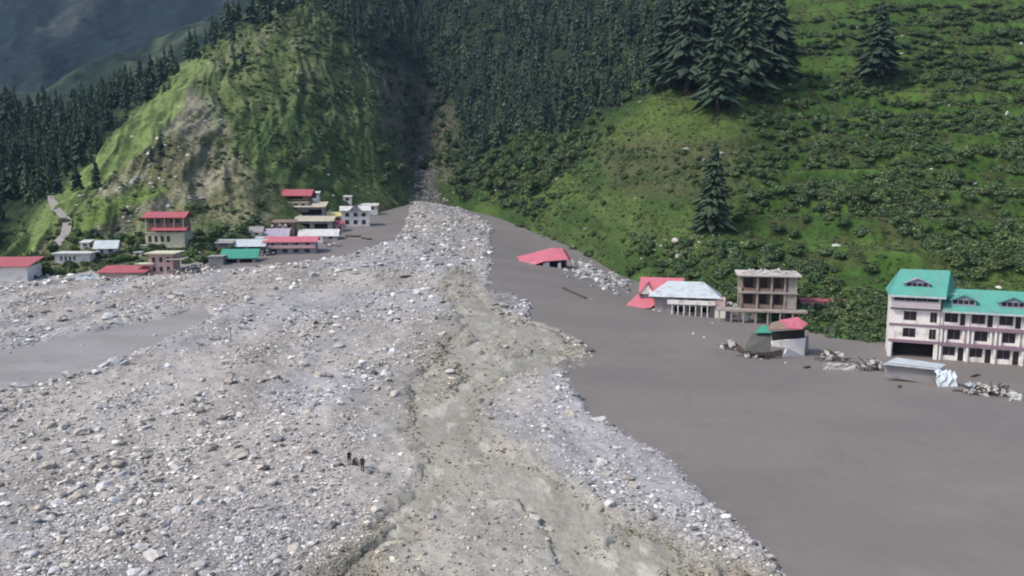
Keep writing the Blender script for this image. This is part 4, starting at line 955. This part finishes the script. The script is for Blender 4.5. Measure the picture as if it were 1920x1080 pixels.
def debris(label, px, py, wpx, hpx, n, seed, cat="debris heap"):
    """splintered boards, wall fragments and stones in one tangled heap"""
    p = at(px, py); k = p.y / F; r = random.Random(seed); w, h = wpx * k, max(hpx * k, .6)
    e = empty("debris_heap", tuple(p), R(-12), label=label, cat=cat)
    bd, fr, st_ = MB(), MB(), MB()
    for i in range(n):
        x = r.gauss(0, w * .26); x = max(-w / 2, min(w / 2, x)); y = r.uniform(-1.6, 1.6); z = r.uniform(0, h * .7 * (1 - abs(x) / w))
        L = r.uniform(.8, 2.6); a = r.uniform(0, 3.14); q = (x + math.cos(a) * L, y + math.sin(a) * L, z + r.uniform(-.3, .8))
        if i % 2 == 0: bd.beam((x, y, z), q, r.uniform(.05, .14), 4)
        elif i % 4 == 1:
            s = r.uniform(.25, .95); fr.plate([(x, y, z - .3), (x + s, y + r.uniform(-.4, .4), z - .2), (x + s * .8, y + s * .6, z + r.uniform(.2, .7)), (x - s * .2, y + s * .7, z + r.uniform(.1, .6))], .15)
        else:
            s = r.uniform(.2, .6); st_.plate([(x, y, z), (x + s, y, z - .1), (x + s * 1.2, y + s, z + .1), (x + s * .4, y + s * 1.3, z + .2), (x - s * .3, y + s * .5, z + .15)], s * .8)
    bd.each("broken_board", WOODP, e); fr.each("wall_fragment", MUDDY, e); st_.each("stone_fragment", GREYW, e)
debris("splintered white and dark debris heap at the tip of the curved trunk", 1366, 652, 30, 16, 36, 1)
debris("pale broken debris just right of the wrecked house", 1555, 675, 55, 22, 60, 2)
debris("white and dark debris heap at the left end of the buried shed", 1636, 692, 44, 28, 60, 3)
debris("long tangle of pale and dark debris before the right end of the hotel", 1850, 738, 80, 20, 90, 4)
debris("low white splinters scattered in front of the wrecked house", 1412, 670, 50, 5, 22, 5)
debris("rubble and planks between the pale blue roof and the unfinished building", 1365, 582, 50, 22, 60, 6)
debris("grey rubble spilled at the edge of the shed with the green roof", 375, 505, 60, 14, 50, 7)
debris("broken white and grey rubble below the half finished pink house", 335, 517, 60, 14, 46, 8)
debris("broken bricks and boards between the left village roofs", 520, 428, 50, 18, 50, 9)
debris("dark tangled wreckage between the long grey roof and the lavender building", 495, 478, 34, 20, 44, 10)
debris("pale fragments in the mud below the white village house", 620, 462, 40, 10, 26, 11)

# spill of white stones along the right foot
sp_n = 420; t = rng.uniform(0, 1, sp_n); sx = 1070 + t * 95 + rng.normal(0, 12, sp_n); sy = 497 + t * 40 + rng.normal(0, 6.5, sp_n)
X, Y = floor_hit(sx, sy); Z = surf(X, Y); rr = .25 + rng.uniform(0, 1, sp_n) ** 3 * 1.3
o = merge("rubble", small_shapes, rng.integers(0, 14, sp_n), np.stack([X, Y, Z + .1], 1), rng.uniform(0, 6.28, sp_n), rr[:, None] * rng.uniform(.7, 1.2, (sp_n, 3)), .31 * rng.lognormal(0, .35, (sp_n, 1)) * np.ones((1, 3)), M_rock)
tag(o, kind="stuff", label="spill of pale broken stones at the foot of the right slope", cat="rubble")
for j, (px, py) in enumerate([(1060, 512), (1300, 625), (1320, 632), (1236, 583), (1473, 680), (1336, 606), (1400, 668), (1225, 580), (1110, 560)]):
    boulder_px(px, py, 7, 4, "small white stone standing out of the flat mud", (1, 1, .9))["group"] = "white stones in the mud"

# ------------------------------------------------------------------ hotel
HO = Vector(unproj(1664, 668, 155)); hotel = empty("hotel_building", tuple(HO), R(-22.5), label="large white and mauve hotel with teal roofs and dormers on the right bank", cat="hotel")
TW, TD, WD, WL = 8.7, 10.0, 8.5, 32.0; L1, L2, L3 = 3.35, 6.65, 9.9
sk = -4.0
th = [(.75, 7.95, -1.2, 3.0)] + [(2.4, 4.7, z + .75, z + 2.6) for z in (L1, L2)] + [(7.0, 8.25, z + .55, z + 2.6) for z in (L1, L2)] + [(.5, 8.3, 11.25, 12.45)]
m = MB(); facade(m, 0, TW, sk, 12.7, th, 0, .3)
m.quad((0, 0, sk), (0, 0, 12.7), (0, TD, 12.7), (0, TD, sk)); m.quad((TW, 0, 9), (TW, 3.2, 9), (TW, 3.2, 12.7), (TW, 0, 12.7))
m.quad((0, TD, sk), (0, TD, 12.7), (12, TD, 12.7), (12, TD, sk)); m.quad((TW + 3, 3.2, 9), (12, TD, 9), (12, TD, 12.7), (TW + 3, 3.2, 12.7)); m.quad((TW, 3.2, 9), (TW + 3, 3.2, 9), (TW + 3, 3.2, 12.7), (TW, 3.2, 12.7))
m.build("tower_wall", WHITE, hotel)
MB().box(.4, 8.5, 3.5, 3.7, sk, 3.2).box(.4, 8.5, 1.6, 1.7, 11.1, 12.6).each("shade_panel", DARK, hotel)  # shade of garage and top veranda put in as dark panels
for a, b, c, d in th[1:5]: window(a, b, c, d, hotel)
for k in range(4): window(.5 + k * 1.95, .5 + (k + 1) * 1.95, 11.25, 12.45, hotel, y=.15)
wh = []; s0 = TW + .35; bay = 4.55; nb = 5
for i in range(nb):
    x = s0 + bay * i
    wh += [(x + .5, x + 2.7, .95, 2.75, "w"), (x + 3.1, x + 4.1, -.6, 2.7, "d"), (x + 1.15, x + 3.35, L1 + .75, L1 + 2.75, "w"), (x + .45, x + 2.75, L2 + .8, L2 + 2.75, "w"), (x + 3.1, x + 4.0, L2 + .3, L2 + 2.75, "d")]
m = MB(); facade(m, TW, WL, sk, L3, wh, .35, .3)
m.quad((WL, .35, sk), (WL, .35 + WD, sk), (WL, .35 + WD, L3), (WL, .35, L3)); m.quad((12, .35 + WD, sk), (12, .35 + WD, L3), (WL, .35 + WD, L3), (WL, .35 + WD, sk))
for x in (WL,): m.quad((x, .35, L3), (x, .35 + WD, L3), (x, .35 + WD / 2, L3 + 3.1))
m.build("wing_wall", WHITE, hotel)
for a, b, c, d, k in wh:
    if k == "w": window(a, b, c, d, hotel, y=.48)
    else: MB().box(a, b, .5, .56, c, d).build("door", GLASS, hotel)
m = MB(); m.box(-.06, TW + .06, -.14, -.003, 3.02, 3.62); m.box(-.06, TW + .06, -.14, -.003, L2 - .3, L2 + .12); m.box(-.06, TW + .06, -.14, -.003, L3 - .35, L3 + .02); m.each("tower_band", BAND, hotel)
m = MB()
for z in (L1 - .3, L2 - .35): m.box(TW + .07, WL + .1, -.45, .347, z, z + .6)
m.each("balcony_band", BAND, hotel)
m = MB()
for i in range(nb + 1):
    x = s0 + bay * i - .15; m.box(x, x + .35, -.35, .347, L1 + .302, L2 - .352); m.box(x, x + .28, .1, .347, L2 + .252, L3 - .2); m.box(x + .02, x + .32, -.3, .347, sk, L1 - .302)
    if i < nb: m.box(x + .75, x + 1.1, -.2, .347, L1 + .302, L2 - .352); m.box(x + 3.75, x + 4.1, -.2, .347, L1 + .302, L2 - .352)
m.each("pillar", WHITE, hotel)
m = MB(); m.box(-.1, .5, -.3, -.003, sk, 3.0); m.box(8.1, 8.62, -.3, -.003, sk, 3.0); m.each("corner_pillar", WHITE, hotel)
m = MB(); m.box(.1, TW - .1, -.9, -.004, L3 + .05, L3 + .2); m.box(.1, TW - .1, -.9, -.82, L3 + .2, L3 + 1.2); m.build("balcony", mat("pale_mauve_paint", (.42, .38, .42), .85, .1, 1), hotel)
A = [(-.6, -1.1, 12.3), (9.4, -1.1, 12.3), (12.6, TD + .6, 12.3), (-.6, TD + .6, 12.3)]; B = [(1.6, 4.6, 17.0), (10.4, 4.6, 17.0)]
m = MB(); m.plate([A[0], A[1], B[1], B[0]]); m.plate([A[1], A[2], B[1]]); m.plate([A[2], A[3], B[0], B[1]]); m.plate([A[3], A[0], B[0]]); m.build("tower_roof", TEAL, hotel)
MB().box(-.62, 9.42, -1.16, -1.06, 12.05, 12.42).build("eave_board", PALER, hotel)
MB().box(TW + .4, WL + .6, -.98, -.88, L3 - .42, L3 - .08).build("eave_board", PALER, hotel)
m = MB(); y0, y1 = .35, .35 + WD; yr = y0 + WD / 2
m.plate([(TW + .35, -.92, L3 - .2), (WL + .6, -.92, L3 - .2), (WL + .6, yr, L3 + 3.6), (TW + .35, yr, L3 + 3.6)]); m.plate([(WL + .6, y1 + .9, L3 - .2), (12.1, y1 + .9, L3 - .2), (12.1, yr + .01, L3 + 3.59), (WL + .6, yr + .01, L3 + 3.59)])
m.build("wing_roof", TEAL, hotel)
GM = mat("grey_mauve_gable", (.26, .27, .36), .8, .1, 1)
dormer(hotel, 4.5, .9, 13.7, 4.2, 1.1, 2.6, GM, GM, 4)
for x in (s0 + 3.5, s0 + 11.6, s0 + 19.8): dormer(hotel, x, .6, L3 + .9, 4.2, 1.15, 2.4, TEAL, GM, 4)

# slender pole on the fan
p = at(433, 642); m = MB(); m.beam((0, 0, -.3), (.05, 0, 2.6), .09, 8, .06); o = m.build("pole", WOODP); o.location = p; tag(o, "thin dark upright pole standing alone on the upper left of the fan", "pole")

# ------------------------------------------------------------------ people
SKIN = mat("skin", (.30, .18, .12), .7, .05, 5); CL1 = mat("black_cloth", (.015, .015, .02), .9, .1, 5); CL2 = mat("navy_cloth", (.02, .02, .035), .9, .1, 5); HAIR = mat("black_hair", (.008, .007, .006), .8, .1, 5)
def skin(name, V, E, Rr, m, parent, root=0):
    me = bpy.data.meshes.new(name); me.from_pydata([tuple(v) for v in V], E, []); me.materials.append(m)
    import bmesh
    bm = bmesh.new(); bm.from_mesh(me); bm.verts.layers.skin.verify(); bm.to_mesh(me); bm.free()
    o = link(name, me, parent)
    for i, r in enumerate(Rr): me.skin_vertices[0].data[i].radius = (r, r) if not isinstance(r, tuple) else r
    me.skin_vertices[0].data[root].use_root = True
    md = o.modifiers.new("skin", 'SKIN'); md.use_smooth_shade = True; sb = o.modifiers.new("sub", 'SUBSURF'); sb.levels = 1; sb.render_levels = 1
    return o
def person(px, py, yaw, pose, label, h=1.7, cloth=CL1, trous=CL2):
    """joints for standing or crouching; x = right of the figure, -y = the way it faces"""
    p = at(px, py); e = empty("person", tuple(p), R(yaw), label=label, cat="person"); s = h / 1.7
    if pose == "stand":
        J = dict(pel=(0, 0, .93), wai=(0, -.01, 1.08), che=(0, -.02, 1.30), nec=(0, -.02, 1.46), hd=(0, -.04, 1.58), top=(0, -.03, 1.66),
            lh=(-.10, 0, .88), lk=(-.12, -.03, .49), la=(-.12, .02, .09), lt=(-.14, -.15, .03), rh=(.10, 0, .88), rk=(.12, -.06, .49), ra=(.14, .0, .09), rt=(.17, -.17, .03),
            ls=(-.18, 0, 1.40), le=(-.24, .03, 1.13), lw=(-.24, -.08, .90), rs=(.18, 0, 1.40), re=(.25, .02, 1.13), rw=(.20, -.14, .95))
    else:
        J = dict(pel=(0, .12, .42), wai=(0, .06, .56), che=(0, -.08, .76), nec=(0, -.16, .90), hd=(0, -.24, .98), top=(0, -.25, 1.06),
            lh=(-.12, .10, .40), lk=(-.20, -.28, .50), la=(-.16, -.08, .10), lt=(-.17, -.26, .03), rh=(.12, .10, .40), rk=(.20, -.28, .50), ra=(.16, -.08, .10), rt=(.18, -.26, .03),
            ls=(-.17, -.08, .85), le=(-.26, -.28, .66), lw=(-.12, -.44, .50), rs=(.17, -.08, .85), re=(.26, -.28, .66), rw=(.10, -.46, .42))
    J = {k: Vector(v) * s for k, v in J.items()}; K = list(J); V = list(J.values())
    rad = dict(pel=.13, wai=.115, che=.13, nec=.055, hd=.085, top=.07, lh=.085, lk=.055, la=.038, lt=.035, rh=.085, rk=.055, ra=.038, rt=.035, ls=.055, le=.04, lw=.028, rs=.055, re=.04, rw=.028)
    Rr = [rad[k] * s * .9 for k in K]; I = K.index
    E = [(I(a), I(b)) for a, b in (("pel", "wai"), ("wai", "che"), ("che", "nec"), ("nec", "hd"), ("hd", "top"), ("pel", "lh"), ("lh", "lk"), ("lk", "la"), ("la", "lt"), ("pel", "rh"), ("rh", "rk"), ("rk", "ra"), ("ra", "rt"),
        ("che", "ls"), ("ls", "le"), ("le", "lw"), ("che", "rs"), ("rs", "re"), ("re", "rw"))]
    for sd_, el, wr in ((-1, "le", "lw"), (1, "re", "rw")):
        d = (J[wr] - J[el]).normalized(); pw = I(wr); pm = J[wr] + d * .06 * s; V.append(pm); Rr.append(.026 * s); E.append((pw, len(V) - 1)); ip = len(V) - 1
        for f in range(4):
            o1 = pm + d * .035 * s + Vector((.0, (f - 1.5) * .019, 0)) * s; L_ = (.052, .060, .056, .044)[f]
            V.append(o1); Rr.append(.009 * s); E.append((ip, len(V) - 1)); V.append(o1 + d * L_ * s + Vector((-sd_ * .014, 0, 0))); Rr.append(.008 * s); E.append((len(V) - 2, len(V) - 1))
        V.append(pm + Vector((-sd_ * .01, -.045, -.005)) * s); Rr.append(.010 * s); E.append((ip, len(V) - 1))
    # face: nose and ears grow from the head
    V.append(J["hd"] + Vector((0, -.10, .0)) * s); Rr.append(.016 * s); E.append((I("hd"), len(V) - 1))
    skin("body", V, E, Rr, SKIN, e)
    t = ["pel", "wai", "che", "ls", "le", "rs", "re", "lw", "rw"]; 
    skin("jacket", [J[k] for k in t[:7]] + [J["le"].lerp(J["lw"], .85), J["re"].lerp(J["rw"], .85), J["che"].lerp(J["nec"], .6)], [(0, 1), (1, 2), (2, 3), (3, 4), (2, 5), (5, 6), (4, 7), (6, 8), (2, 9)], [q * s for q in (.145, .135, .15, .075, .058, .075, .058, .045, .045, .08)], cloth, e)
    skin("trousers", [J["pel"], J["lh"], J["lk"], J["la"], J["rh"], J["rk"], J["ra"]], [(0, 1), (1, 2), (2, 3), (0, 4), (4, 5), (5, 6)], [q * s for q in (.135, .10, .075, .06, .10, .075, .06)], trous, e)
    skin("hair", [J["hd"] + Vector((0, .02, .02)) * s, J["top"] + Vector((0, .01, .01)) * s], [(0, 1)], [.092 * s, .075 * s], HAIR, e)
    for k1, k2 in (("la", "lt"), ("ra", "rt")): skin("shoe", [J[k1] * 1, J[k2] * 1], [(0, 1)], [.05 * s, .042 * s], CL1, e)
    return e
person(655, 873, 25, "stand", "person in dark clothes standing behind the crouching one", 1.65)
person(665, 875, 60, "crouch", "person in black crouching on the stones between the two standing", 1.7)
person(680, 891, 170, "stand", "person in dark navy clothes standing nearest to the camera", 1.78, CL2, CL1)

# lane on the left slope
pts = [(96, 368), (100, 380), (108, 394), (118, 405), (126, 413), (126, 425), (120, 440), (112, 452), (104, 464)]
C_ = [hill_at(*q, tol=4) for q in pts]; m = MB(); wd = 1.35
L_, R_ = [], []
for i, c in enumerate(C_):
    d = (C_[min(i + 1, len(C_) - 1)] - C_[max(i - 1, 0)]); d.z = 0; d.normalize(); n = Vector((d.y, -d.x, 0))
    for lst, sgn in ((L_, 1), (R_, -1)): lst.append(c + n * wd * sgn + Vector((0, 0, .55)))
for i in range(len(C_) - 1): m.quad(R_[i], R_[i + 1], L_[i + 1], L_[i]); 
for i in range(len(C_) - 1):
    for S in (L_, R_): m.quad(S[i], S[i + 1], S[i + 1] - Vector((0, 0, 2.2)), S[i] - Vector((0, 0, 2.2)))
tag(m.build("path", mat("pale_gravel", (.27, .255, .235), .95, .12, 1.5)), kind="structure")

# ------------------------------------------------------------------ air
hm = bpy.data.materials.new("valley_haze"); hm.use_nodes = True; nt = hm.node_tree; nt.nodes.clear()
pv = nt.nodes.new("ShaderNodeVolumePrincipled"); pv.inputs["Color"].default_value = (.42, .64, 1, 1); pv.inputs["Density"].default_value = .00006; pv.inputs["Anisotropy"].default_value = .1
om = nt.nodes.new("ShaderNodeOutputMaterial"); nt.links.new(pv.outputs[0], om.inputs["Volume"])
hb = MB().box(-7000, 5000, -400, 3600, -60, 2400).build("haze", hm); tag(hb, kind="stuff", label="thin blue haze filling the valley air", cat="haze")
